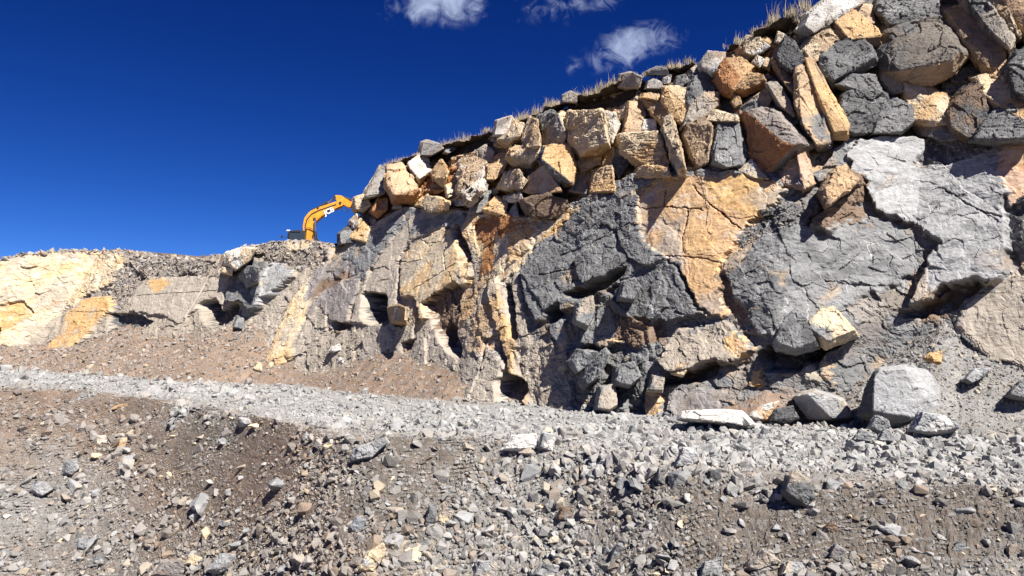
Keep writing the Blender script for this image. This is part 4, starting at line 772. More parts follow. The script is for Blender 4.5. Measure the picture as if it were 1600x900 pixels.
 ([(1144,196),(1156,170),(1180,165),(1212,174),(1236,200),(1258,226),(1240,232),(1216,242),(1192,270),(1178,248)], 'grey','rust', 'large buttress with grey top, brown shaded flank and pink right edge', dict(mode=(-.8,-.2,-.55), e=.9, cap=[(1166,176),(1180,169),(1210,178),(1252,222),(1238,227),(1222,222),(1200,206)], bulge=.5)),
 ([(1238,222),(1254,218),(1270,290),(1254,298),(1246,262)], 'pinkochre','pink', 'long pink ochre strip running down from the large buttress', dict(e=.75, rough=.7)),
 ([(1200,270),(1218,245),(1240,238),(1250,292),(1222,292)], 'pgrey','pink', 'pinkish grey rock face beneath the large buttress', dict(e=.4)),
 ([(1107,258),(1118,188),(1145,186),(1152,214),(1168,250),(1156,266),(1130,266)], 'grey','mgrey', 'grey standing block left of the large buttress', dict(e=.5)),
 ([(1098,188),(1112,173),(1147,182),(1149,190),(1120,190)], 'tan','cream', 'tan cap stone lying on the grey standing block', dict(e=.6)),
 ([(1152,268),(1172,250),(1194,280),(1176,280)], 'white','cream', 'white triangular rock at the foot of the large buttress', dict(e=.5)),
 ([(1244,166),(1246,116),(1258,108),(1272,150),(1300,196),(1296,228),(1276,228),(1254,198)], 'mgrey','tan', 'long leaning grey block beside the ochre slab of equal length', dict(e=.7, shift=(-.02,-.06))),
 ([(1258,106),(1268,106),(1292,150),(1319,194),(1316,204),(1296,204),(1270,146)], 'tan','ochre', 'long leaning ochre slab with a speckled flat face', dict(e=.95, rough=.5, bulge=.2)),
 ([(1250,82),(1266,58),(1290,40),(1312,62),(1296,90),(1264,104)], 'tan','cream', 'grooved tan rock face below the pale skyline slope', dict(rough=1.6, e=.3)),
 ([(1244,46),(1258,24),(1290,-2),(1330,-14),(1342,8),(1292,30),(1264,54)], 'white','beige', 'pale whitish slope of rock forming the right skyline', dict(e=.3, rough=.8)),
 ([(1300,46),(1310,21),(1326,23),(1362,55),(1372,68),(1350,72),(1322,74),(1308,62)], 'ochre','brown', 'ochre topped block with dark brown flank left of the great black block', dict(mode=(-.5,-.3,-.8), e=.8, shift=(.08,-.22), bulge=.42)),
 ([(1314,22),(1340,7),(1360,9),(1364,38),(1346,42)], 'cream','tan', 'cream flat rock above the ochre topped block', dict(e=.4)),
 ([(1362,20),(1366,0),(1392,-14),(1458,-12),(1462,28),(1432,36),(1404,40),(1386,42)], 'dgrey','mgrey', 'black splintery rock on top of the great black block', dict(rough=1.5, e=.6)),
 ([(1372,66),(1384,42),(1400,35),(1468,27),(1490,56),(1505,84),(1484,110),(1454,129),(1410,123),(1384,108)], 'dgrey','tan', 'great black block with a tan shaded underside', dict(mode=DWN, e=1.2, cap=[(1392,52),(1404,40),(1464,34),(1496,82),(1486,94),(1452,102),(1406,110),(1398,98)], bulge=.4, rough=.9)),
 ([(1366,92),(1376,76),(1392,100),(1408,124),(1412,150),(1392,150),(1372,130)], 'brown','greytan', 'brown shaded rock under the left end of the great black block', dict(e=.2)),
 ([(1466,20),(1508,16),(1540,54),(1562,84),(1566,114),(1550,134),(1532,96),(1500,72)], 'ochre','tan', 'broad ochre slab descending right of the great black block', dict(e=.9, rough=.7, bulge=.15, inset=.8)),
 ([(1518,124),(1562,116),(1574,150),(1604,184),(1604,204),(1560,160),(1530,152)], 'ochre','cream', 'lower ochre slab continuing toward the right edge', dict(e=.9, rough=.7, bulge=.15, inset=.8)),
 ([(1488,-14),(1512,-12),(1546,22),(1580,66),(1572,84),(1536,50)], 'greytan','dgrey', 'long grey brown slab running diagonally above the broad ochre slab', dict(e=1.1, bulge=.25)),
 ([(1524,-16),(1560,-16),(1574,24),(1590,62),(1580,66),(1548,20)], 'tan','cream', 'thin tan slab lying along the diagonal grey brown slab', dict(e=.9)),
 ([(1556,-16),(1625,-16),(1625,66),(1598,62),(1572,30)], 'pinkochre','ochre', 'pinkish ochre face in the top right corner', dict(e=.8, rough=.5, bulge=.15)),
 ([(1570,112),(1584,84),(1625,70),(1625,170),(1580,154)], 'dgrey','dgrey', 'rough black boulder at the right edge beside the lower ochre slab', dict(e=1.0, rough=1.4)),
 ([(1278,122),(1280,96),(1304,78),(1346,66),(1368,88),(1366,100),(1334,100),(1322,122),(1302,140)], 'mgrey','dgrey', 'dark grey hunched rock under the ochre topped block', dict(e=.8, rough=1.3, shift=(0,-.15))),
 ([(1304,134),(1326,117),(1360,119),(1374,146),(1356,158),(1332,142)], 'grey','mgrey', 'grey flat topped rock below the hunched dark rock', dict(e=.7)),
 ([(1308,200),(1312,152),(1336,140),(1352,158),(1378,152),(1384,176),(1362,210),(1330,214)], 'grey','dgrey', 'fractured grey rock mass with a thin white vein', dict(e=.55, rough=1.3)),
 ([(1362,210),(1376,168),(1396,156),(1420,170),(1422,192),(1404,208)], 'grey','mgrey', 'blue grey rounded rock left of the ochre wedge', dict(e=.55)),
 ([(1406,132),(1426,132),(1452,150),(1472,152),(1480,192),(1440,198),(1420,186)], 'ochre','cream', 'bright ochre wedge below the great black block', dict(e=.5, rough=.7)),
 ([(1424,186),(1450,196),(1486,196),(1506,218),(1470,222),(1440,212)], 'tan','grey', 'tan and grey low rock at the foot of the bright ochre wedge', dict(e=.5)),
 ([(1478,176),(1500,148),(1522,134),(1542,160),(1540,202),(1508,218),(1484,202)], 'dgrey','brown', 'black shaded rock left of the striped grey face', dict(e=.6)),
 ([(1518,220),(1526,190),(1554,168),(1572,164),(1604,200),(1610,218),(1560,226)], 'mgrey','grey', 'striped dark grey face near the right edge above the pale ledge', dict(e=.9, strata=.8)),
]
for poly, a, b, lab, kw in U: block(poly, a, b, lab, **kw)
# small chock stones filling the gaps of the upper cliff
def chocks():
    spots = [(628,330),(644,334),(690,322),(716,322),(748,300),(770,300),(800,268),(838,262),(872,300),(908,290),(912,214),(958,218),(966,270),(1000,212),(1024,200),(1078,206),(1100,170),(1112,268),(1136,176),(1176,176),(1188,150),(1210,196),(1240,190),(1270,240),(1284,250),(1300,232),(1320,226),(1290,128),(1262,112),(1244,98),(1200,120),(1180,112),(1164,108),(1150,100),(1086,112),(1060,142),(1386,150),(1396,134),(1436,204),(1510,130),(1530,124),(1560,132),(1576,176),(1350,50),(1330,44),(1300,100),(1480,128),(1500,120),(590,300),(620,322),(580,346),(566,340),(756,256),(780,226),(806,222),(830,236),(1120,170),(1136,262),(1230,262),(1276,276),(1290,286),(1224,80)]
    r = np.random.default_rng(5); pal = ['tan', 'cream', 'ochre', 'beige', 'greytan']; pal2 = ['mgrey', 'grey', 'tan', 'greytan', 'dgrey']
    for x, y in spots[::2]+spots[1::4]:
        n = r.integers(5, 8); a = np.sort(r.uniform(0, 6.28, n)); s = r.uniform(5.5, 10)
        poly = np.c_[x+s*np.cos(a)*r.uniform(.8, 1.25), y+s*.9*np.sin(a)]
        right = x > 1190; c = (pal2 if right else pal)[r.integers(5)]
        lab = 'small grey brown chock stone wedged in a gap of the dark right upper cliff' if right else 'small tan chock stone wedged in a gap of the pale left upper cliff'
        block(poly.tolist(), c, 'greytan', lab, e=r.uniform(-.35, .1), bulge=.4, name='chock_stone', group='chock stones of the right cliff' if right else 'chock stones of the left cliff')
chocks()
def surf_Y(px, py):
    P = from_tnh(CL['T'][::3, ::3], CL['N'][::3, ::3], CL['H'][::3, ::3]).reshape(-1, 3); x, y = project(P); d = (x-px)**2+(y-py)**2
    k = np.argsort(d)[:6]; return float(P[k, 1].min())
# blocks loose in the lower face
LG = 'loose blocks in the lower rock face'
for poly, a, b, lab, kw in [
 ([(606,482),(620,477),(633,482),(634,505),(612,505)], 'beige','tan', 'square block sitting inside the dark notch of the cream slab', dict(e=.4)),
 ([(1212,536),(1226,508),(1244,489),(1262,512),(1276,542),(1240,552),(1216,546)], 'grey','dgrey', 'grey wedge hanging over the black recess behind the boulders', dict(e=1.05, shift=(0,-.15))),
 ([(1258,512),(1278,492),(1300,485),(1320,518),(1336,526),(1292,542),(1264,526)], 'cream','grey', 'pale pointed block hanging right of the grey wedge', dict(e=1.15, shift=(.03,-.18))),
 ([(1050,584),(1054,572),(1068,568),(1072,580),(1066,588)], 'cream','tan', 'round tan stone caught in the low overhang', dict(e=.6)),
 ([(888,565),(900,548),(930,552),(926,572),(900,582)], 'grey','dgrey', 'grey block at the upper left of the shattered foot of the face', dict(e=.8)),
 ([(906,596),(914,572),(944,548),(950,556),(934,590),(914,606)], 'grey','mgrey', 'leaning grey slab in the shattered foot of the face', dict(e=.9)),
 ([(958,600),(962,574),(988,566),(998,590),(982,604)], 'mgrey','grey', 'dark grey block over a black gap in the shattered foot', dict(e=.9)),
 ([(930,640),(936,606),(958,602),(962,634),(950,642)], 'grey','greytan', 'smooth grey stone at the base of the shattered foot', dict(e=1.0, rough=.5)),
 ([(1012,610),(1020,588),(1036,592),(1034,612)], 'mgrey','greytan', 'dark knob left of the smooth dome of rock', dict(e=.9)),
 ([(966,468),(972,442),(990,436),(1000,450),(988,470)], 'mgrey','grey', 'dark rock wedge below the wide overhang of the dark bulge', dict(e=1.0)),
 ([(898,504),(900,474),(924,464),(928,490),(916,512)], 'greytan','grey', 'brown grey rounded block left of the pale scar under the overhang', dict(e=1.0)),
 ([(1282,300),(1300,270),(1318,262),(1340,284),(1320,300),(1290,322)], 'brown','tan', 'rough brown rock stuck on the grey face above a diagonal black crack', dict(e=1.2, rough=1.6)),
 ([(352,414),(354,396),(380,388),(398,390),(390,408),(366,424)], 'cream','white', 'cream block at the corner of the machine bench', dict(e=.9)),
 ([(346,426),(348,418),(364,420),(362,430)], 'cream','cream', 'small cream block below the corner block of the bench', dict(e=1.0)),
 ([(374,432),(384,416),(402,420),(402,440),(386,450)], 'mgrey','grey', 'dark grey rounded rock in the overhanging mass under the bench', dict(e=1.2)),
 ([(364,512),(370,494),(380,498),(382,516)], 'mgrey','grey', 'small grey rock inside the dark cave under the bench', dict(e=.2)),
 ]: block(poly, a, b, lab, name='rock_block', group=LG, **kw)
# boulders standing on the road and the bank
def boulder(poly, c1, c2, label, dy=.3, thick=.8, name='boulder', group='boulders at the foot of the face', Yv=None, **kw):
    p = np.array(poly, float); k = np.argmax(p[:, 1]); Y = Yv or float(ground_hit([p[:, 0].mean()], [p[k, 1]-1])[0, 1])+dy-(.95 if group == 'boulders at the foot of the face' else 0)
    if Yv is None and p[k, 1] < 640: Y = min(Y, surf_Y(*p[k])) if p[k, 1] > 560 else surf_Y(*p[k])
    return block(poly, c1, c2, label, e=0., thick=thick, Y=Y, name=name, group=group, **kw)
boulder([(1338,650),(1352,606),(1366,580),(1373,574),(1415,570),(1448,578),(1462,594),(1469,612),(1468,642),(1424,662),(1394,668),(1362,662)], 'lgrey','dgrey', 'largest boulder, grey with white specks and a dark left side', mode=(-1,-.15,-.3), cap=[(1366,588),(1374,579),(1412,576),(1446,622),(1430,652),(1392,640),(1364,642)], bulge=.3, rough=.4, mix=.15, thick=.6, dy=-.2)  # dark left side: its shade painted in by facing
boulder([(1222,592),(1226,582),(1242,580),(1290,602),(1298,618),(1270,630),(1240,640),(1224,622)], 'lgrey','white', 'pale grey boulder with white top leaning behind a slanted slab', mode=TOP, rough=.5, dy=.3, cap=[(1230,592),(1250,586),(1288,603),(1266,622),(1240,624)])
boulder([(1238,620),(1252,612),(1272,607),(1318,622),(1338,656),(1300,660),(1262,656)], 'lgrey','beige', 'slanted grey slab in front of the pale boulder with a black hollow left', cap=[(1262,616),(1275,611),(1316,625),(1332,652),(1300,654)], rough=.4, dy=-.2)
boulder([(1314,640),(1324,616),(1336,628),(1340,650)], 'white','cream', 'white chunk squeezed between the slanted slab and the largest boulder', dy=.5)
boulder([(1056,656),(1066,644),(1095,645),(1130,642),(1160,643),(1182,664),(1172,669),(1130,664)], 'white','white', 'long low white rock lying along the road edge', rough=.7, shift=(0,-.1))
boulder([(1166,652),(1190,633),(1217,627),(1206,650),(1198,661),(1178,660)], 'white','pinkochre', 'white triangular rock with ochre stain beside the long low rock', rough=.7, dy=.4)
boulder([(1130,664),(1138,652),(1160,652),(1171,666),(1150,671)], 'dgrey','mgrey', 'small dark stone in front of the long low white rock', dy=.1, rough=.7)
boulder([(1202,658),(1210,640),(1238,634),(1248,654),(1226,664)], 'dgrey','mgrey', 'dark grey rock between the white triangular rock and the slanted slab', dy=.2)
boulder([(1418,674),(1436,642),(1470,650),(1498,670),(1470,680),(1440,680)], 'white','lgrey', 'whitish crushed slab leaning on the right foot of the largest boulder', dy=.1, rough=.9)
boulder([(1355,668),(1366,650),(1386,655),(1390,668),(1372,678)], 'lgrey','grey', 'pale grey stone in front of the largest boulder', dy=.0)
boulder([(1330,688),(1342,672),(1362,676),(1360,692)], 'lgrey','grey', 'grey cobble in front of the slanted slab and largest boulder', dy=.0)
boulder([(1370,690),(1380,670),(1392,672),(1394,692)], 'grey','white', 'grey upright cobble below the largest boulder', dy=.0)
boulder([(1500,595),(1520,576),(1548,576),(1536,590),(1514,600)], 'lgrey','mgrey', 'grey wedge stone on the spoil right of the largest boulder', dy=0)
boulder([(1494,632),(1502,618),(1514,620),(1517,636),(1504,640)], 'lgrey','grey', 'grey cobble on the spoil above the crushed slab', dy=0)
boulder([(1570,620),(1590,596),(1612,590),(1612,630)], 'beige','grey', 'beige grey rock on the spoil at the right edge', dy=0)
boulder([(1444,560),(1458,553),(1472,556),(1466,568)], 'tan','ochre', 'tan cobble on the spoil above the largest boulder', dy=0)
boulder([(1457,555),(1464,548),(1472,550),(1468,556)], 'ochre','ochre', 'yellow stone on the spoil above the largest boulder', dy=0)
boulder([(512,549),(517,543),(531,537),(533,547),(522,551)], 'white','white', 'bright white rock on the brown talus', dy=-.15, group='rocks on the talus')
boulder([(527,567),(530,560),(537,560),(536,569)], 'white','white', 'small white stone below the bright white rock on the talus', dy=-.15, group='rocks on the talus')
boulder([(394,578),(402,566),(408,568),(408,583)], 'ochre','cream', 'ochre shard standing on the talus foot left of the white rock', dy=-.15, group='rocks on the talus')
G = 'large stones on the road edge and bank'
for poly, a, b, lab in [
 ([(543,724),(552,702),(600,683),(606,692),(576,720)], 'lgrey','grey', 'long grey slab tilted on the lip of the bank above dark soil'),
 ([(782,704),(798,681),(838,677),(843,702),(812,708)], 'lgrey','white', 'pale slab with a dark notch lying on the road edge'),
 ([(840,700),(846,675),(869,679),(862,710)], 'white','lgrey', 'pale upright stone right of the notched pale slab'),
 ([(1050,732),(1066,700),(1088,698),(1093,722),(1072,734)], 'white','lgrey', 'whitish dusty block on the near edge of the road'),
 ([(1104,758),(1106,735),(1126,733),(1129,757)], 'grey','dgrey', 'square grey stone just below the whitish dusty block'),
 ([(1219,770),(1228,742),(1240,735),(1263,750),(1273,780),(1258,797),(1236,788)], 'greytan','mgrey', 'tall brown grey stone standing at the top of the right bank'),
 ([(1024,752),(1028,732),(1038,729),(1044,752),(1036,760)], 'mgrey','greytan', 'dark striped upright stone left of the whitish dusty block'),
 ([(1352,904),(1356,880),(1380,873),(1393,892),(1390,908)], 'cream','beige', 'cream block at the bottom edge on the right bank'),
 ([(1090,904),(1098,880),(1128,871),(1127,902)], 'lgrey','grey', 'grey flat faced stone at the bottom edge left of a brown slab'),
 ([(1160,890),(1188,858),(1219,880),(1178,896)], 'pgrey','greytan', 'brown grey slab near the bottom edge of the right bank'),
 ([(1215,900),(1226,876),(1250,880),(1262,904)], 'lgrey','beige', 'pale grey stone at the bottom edge between brown slab and cream block'),
 ([(1292,872),(1304,850),(1322,862),(1316,884)], 'pgrey','grey', 'purplish grey stone above the cream block of the right bank'),
 ([(1278,832),(1290,817),(1336,828),(1320,838)], 'pgrey','brown', 'flat brownish slab in the middle of the right bank'),
 ([(1484,862),(1496,846),(1508,850),(1500,868)], 'grey','mgrey', 'blue grey stone high on the far right of the bank'),
 ([(556,894),(572,864),(598,849),(602,868),(580,900)], 'cream','lgrey', 'long cream stone at the bottom middle of the bank'),
 ([(322,892),(344,865),(369,864),(370,886),(340,899)], 'pgrey','lgrey', 'smooth purplish grey boulder at the bottom edge, left of middle'),
 ([(234,900),(250,880),(280,871),(294,890),(276,908)], 'beige','pgrey', 'wide beige boulder at the bottom edge left of the cream cobble'),
 ([(288,882),(298,867),(316,872),(312,888)], 'cream','cream', 'cream cobble between the beige boulder and the purplish grey boulder'),
 ([(137,888),(150,868),(166,864),(160,886)], 'lgrey','grey', 'pale grey wedge stone at the lower left of the bank'),
 ([(118,858),(122,842),(136,838),(140,852),(130,860)], 'blugrey','lgrey', 'blue grey cobble above the pale grey wedge stone'),
 ([(44,768),(52,752),(72,756),(84,766),(62,778)], 'grey','lgrey', 'grey slab lying in the rubble stream at the left edge'),
 ([(96,742),(100,722),(120,716),(124,734),(110,746)], 'lgrey','grey', 'pale slab at the head of the rubble stream on the left'),
 ([(544,826),(555,807),(571,811),(567,832),(552,836)], 'lgrey','blugrey', 'grey angular stone low on the middle bank, left of the blade stone'),
 ([(660,828),(670,790),(682,785),(680,815),(667,831)], 'grey','mgrey', 'blade shaped grey stone standing on the middle bank'),
 ([(681,815),(700,799),(709,801),(697,823)], 'beige','cream', 'pale beige stone right of the blade shaped stone'),
 ([(733,904),(744,876),(775,877),(774,908)], 'beige','lgrey', 'big pale stone at the bottom edge in the middle'),
 ([(828,900),(848,880),(875,884),(862,908)], 'lgrey','grey', 'dusty grey stone at the bottom edge right of the middle'),
 ([(870,812),(876,792),(890,790),(896,808),(884,816)], 'pgrey','brown', 'brown grey lump casting a shadow on the middle bank'),
 ([(900,806),(906,792),(926,802),(920,814)], 'greytan','pgrey', 'rounded brown stone beside the brown grey lump on the middle bank'),
 ([(168,642),(180,634),(201,629),(196,638)], 'pinkochre','tan', 'thin pinkish slab on the road lip at the left'),
 ([(148,696),(152,681),(164,680),(168,692)], 'cream','white', 'cream stone on the brown soil of the left bank'),
 ([(178,706),(188,684),(199,684),(194,702)], 'cream','ochre', 'yellowish pointed stone right of the cream stone on the left bank'),
 ]: boulder(poly, a, b, lab, dy=.1, name='stone', group=G, rough=.7)
# ------------------------------------------------------------------ the largest of the countless loose stones, one object each
def stones():
    r = np.random.default_rng(77); protos = {}
    kinds = {'grey': (['grey', 'lgrey'], 'grey'), 'pale': (['lgrey', 'beige'], 'dusty pale grey'), 'cream': (['cream', 'beige'], 'cream'), 'brown': (['greytan', 'pgrey'], 'brown grey')}
    for kd, (cc, _) in kinds.items():
        for j in range(7):
            d = r.normal(size=(11, 3)); d /= np.linalg.norm(d, axis=1)[:, None]; d = np.sign(d)*np.abs(d)**.75*r.uniform(.8, 1.1, (11, 1))*np.array([1, r.uniform(.6, .95), [.4, .5, .6, .75][j % 4]])
            protos[kd, j] = finish_rock(hull_mesh(d*.5), 'stone', 1.0, .11, cc[0], cc[1], 5000+j*31+len(kd), .55, 0, .35, None, M_STONE, .02)[0]
    zones = [(lambda x, m: m and x < 470, 'on the brown soil bank at the left'), (lambda x, m: m and x < 1000, 'on the rubble bank in the middle foreground'), (lambda x, m: m, 'on the dark gravel bank at the right'), (lambda x, m: True, 'on the grey gravel haul road')]
    n = 0
    while n < 292:
        if n < 210: px, py = r.uniform(-10, 1610), 905-245*r.uniform()**1.35
        else: px, py = r.uniform(300, 1610), r.uniform(640, 790)
        P = ground_hit([px], [py])[0]; az = P[0]/P[1]; Ye = float(g_edge(np.array([az]))[0][0]); m = P[1] < Ye+.1
        if P[1] > 30 or (n < 210 and not m): continue
        sp = min(9+7*r.exponential(), 32) if m else min(8+5*r.exponential(), 20)
        left = px < 470; kd = r.choice(['grey', 'pale', 'cream', 'brown'], p=[.42, .25, .13, .2] if m else [.4, .5, .06, .04])
        o = bpy.data.objects.new('stone', protos[kd, int(r.integers(7))]); COL.objects.link(o)
        s = sp*P[1]/FPX*1.3; o.scale = (s, s*r.uniform(.8, 1.15), s*r.uniform(.8, 1.1)); o.location = (P[0], P[1], P[2]+s*.12); o.rotation_euler = (r.normal(.25, .35), r.normal(0, .35), r.uniform(0, 6.28))
        z = next(t for f, t in zones if f(px, m))
        o['label'] = f'{kinds[kd][1]} angular stone lying loose {z}'; o['category'] = 'stone'; o['group'] = f'{kinds[kd][1]} stones {z}'
        n += 1
stones()
# ------------------------------------------------------------------ turf and dry grass along the rim
def build_turf():
    t, n, h = CL['t'], CL['n'], CL['h']
    spans = [(600, 775), (800, 1012), (1040, 1092), (1135, 1160), (1172, 1246)]
    VV, FF, CC, off = [], [], [], 0
    pq = np.array([(-.3, -.02), (-.42, .05), (-.3, .1), (0, .14), (.8, .2), (2.5, .25), (2.5, -.1), (0, -.12), (-.3, -.02)])
    for a, b in spans:
        s = np.arange(a, b, 1.6); j = np.searchsorted(CL['ptop'], s); tt, hh = t[j], h[j]
        nb = n_wall(tt, hh); end = np.clip(np.minimum(s-a, b-s)/14, .15, 1)
        hh = np.convolve(np.pad(hh, 6, 'edge'), np.ones(13)/13, 'valid')
        tk = .25+.75*smooth(.3, .65, vnoise2(s*.12, s*0+9, 55)); end = end*tk
        A = nb[:, None]+pq[None, :, 0]*end[:, None]+.3*fbm2(tt[:, None]*1.6+0*pq[None, :, 0], pq[None, :, 1]*3+pq[None, :, 0], 301, 4)
        B = hh[:, None]+pq[None, :, 1]*end[:, None]+.10*fbm2(tt[:, None]*2.6+0*pq[None, :, 0], pq[None, :, 0]*2+7, 303, 4)
        V = from_tnh(tt[:, None]+0*A, A, B).reshape(-1, 3); k = len(pq)
        f = grid_faces(len(s), k); c = np.tile(np.where((pq[:, 1:2] > .05), PAL['tan']*.62, PAL['peat']*1.2), (len(s), 1))
        VV.append(V); FF.append(f+off); CC.append(c); off += len(V)
    link('turf', mesh_np('turf', np.concatenate(VV), np.concatenate(FF), np.concatenate(CC), [M_SOIL]), kind='stuff', label='overhanging edge of peaty turf along the cliff top', cat='turf')
    # blades
    r = np.random.default_rng(9); Q, H_, LEN, Cc = [], [], [], []
    for a, b, dens, lo, hi in [(603, 645, 9, .4, .95), (645, 668, 6, .3, .6), (668, 775, 11, .35, 1.0), (795, 880, 11, .35, .9), (880, 905, 5, .2, .5), (905, 968, 11, .35, .85), (962, 1012, 14, .25, .6), (1012, 1060, 4, .2, .5), (1054, 1094, 12, .2, .65), (1134, 1162, 8, .2, .8), (1170, 1215, 12, .25, .6), (1215, 1262, 13, .5, 1.5)]:
        k = int((b-a)*dens*2.6); s = r.uniform(a, b, k); cl = vnoise2(s*.16, s*0+3, 5)
        keep = r.uniform(size=k) < .05+1.25*smooth(.3, .75, cl); s = s[keep]; cl = cl[keep]; k = len(s)
        j = np.searchsorted(CL['ptop'], s); dn = r.uniform(-.45, 1.2, k)**1
        hh = np.convolve(np.pad(h, 6, 'edge'), np.ones(13)/13, 'valid')[j]
        Q.append(from_tnh(t[j]+r.normal(0, .04, k), n_wall(t[j], hh)+dn, hh+np.where(dn < 0, .08, .2)-.05)); L = r.uniform(lo, hi, k)*(.35+.9*cl)*np.where(r.uniform(size=k) < .82, .6, 1.15); L *= .75; LEN.append(L)
        base = np.array([.30, .25, .165])*r.uniform(.55, 1.25, (k, 1)); base[r.uniform(size=k) < .15] = (.20, .17, .10); Cc.append(base)
    Q = np.concatenate(Q); L = np.concatenate(LEN); C = np.concatenate(Cc); k = len(Q)
    ang = r.uniform(0, 6.28, k); lean = r.normal(.15, .22, k); d = np.stack([np.cos(ang), np.sin(ang), 0*ang], -1); side = np.stack([-np.sin(ang+1.2), np.cos(ang+1.2), 0*ang], -1)
    w = r.uniform(.007, .013, k)[:, None]; Z = np.array([0, 0, 1.])
    p0 = Q; p1 = Q+Z*(L*.55)[:, None]+d*(L*lean*.3)[:, None]; p2 = Q+Z*(L*.97)[:, None]+d*(L*lean)[:, None]
    V = np.stack([p0-side*w, p0+side*w, p1-side*w*.8, p1+side*w*.8, p2], 1).reshape(-1, 3); i = np.arange(k)[:, None]*5
    F = np.concatenate([i+np.array([[0, 1, 3]]), i+np.array([[0, 3, 2]]), i+np.array([[2, 3, 4]])])
    link('dry_grass', mesh_np('dry_grass', V, F, np.repeat(C, 5, 0), [M_GRASS]), kind='stuff', label='dry straw coloured grass tufts along the cliff top', cat='grass')
def grass_material():
    T = NT('dry_straw'); T.l(T.n('ShaderNodeAttribute', attribute_name='Col').outputs['Color'], T.b.inputs['Base Color']); T.b.inputs['Roughness'].default_value = .7; return T.m
M_GRASS = grass_material(); build_turf()
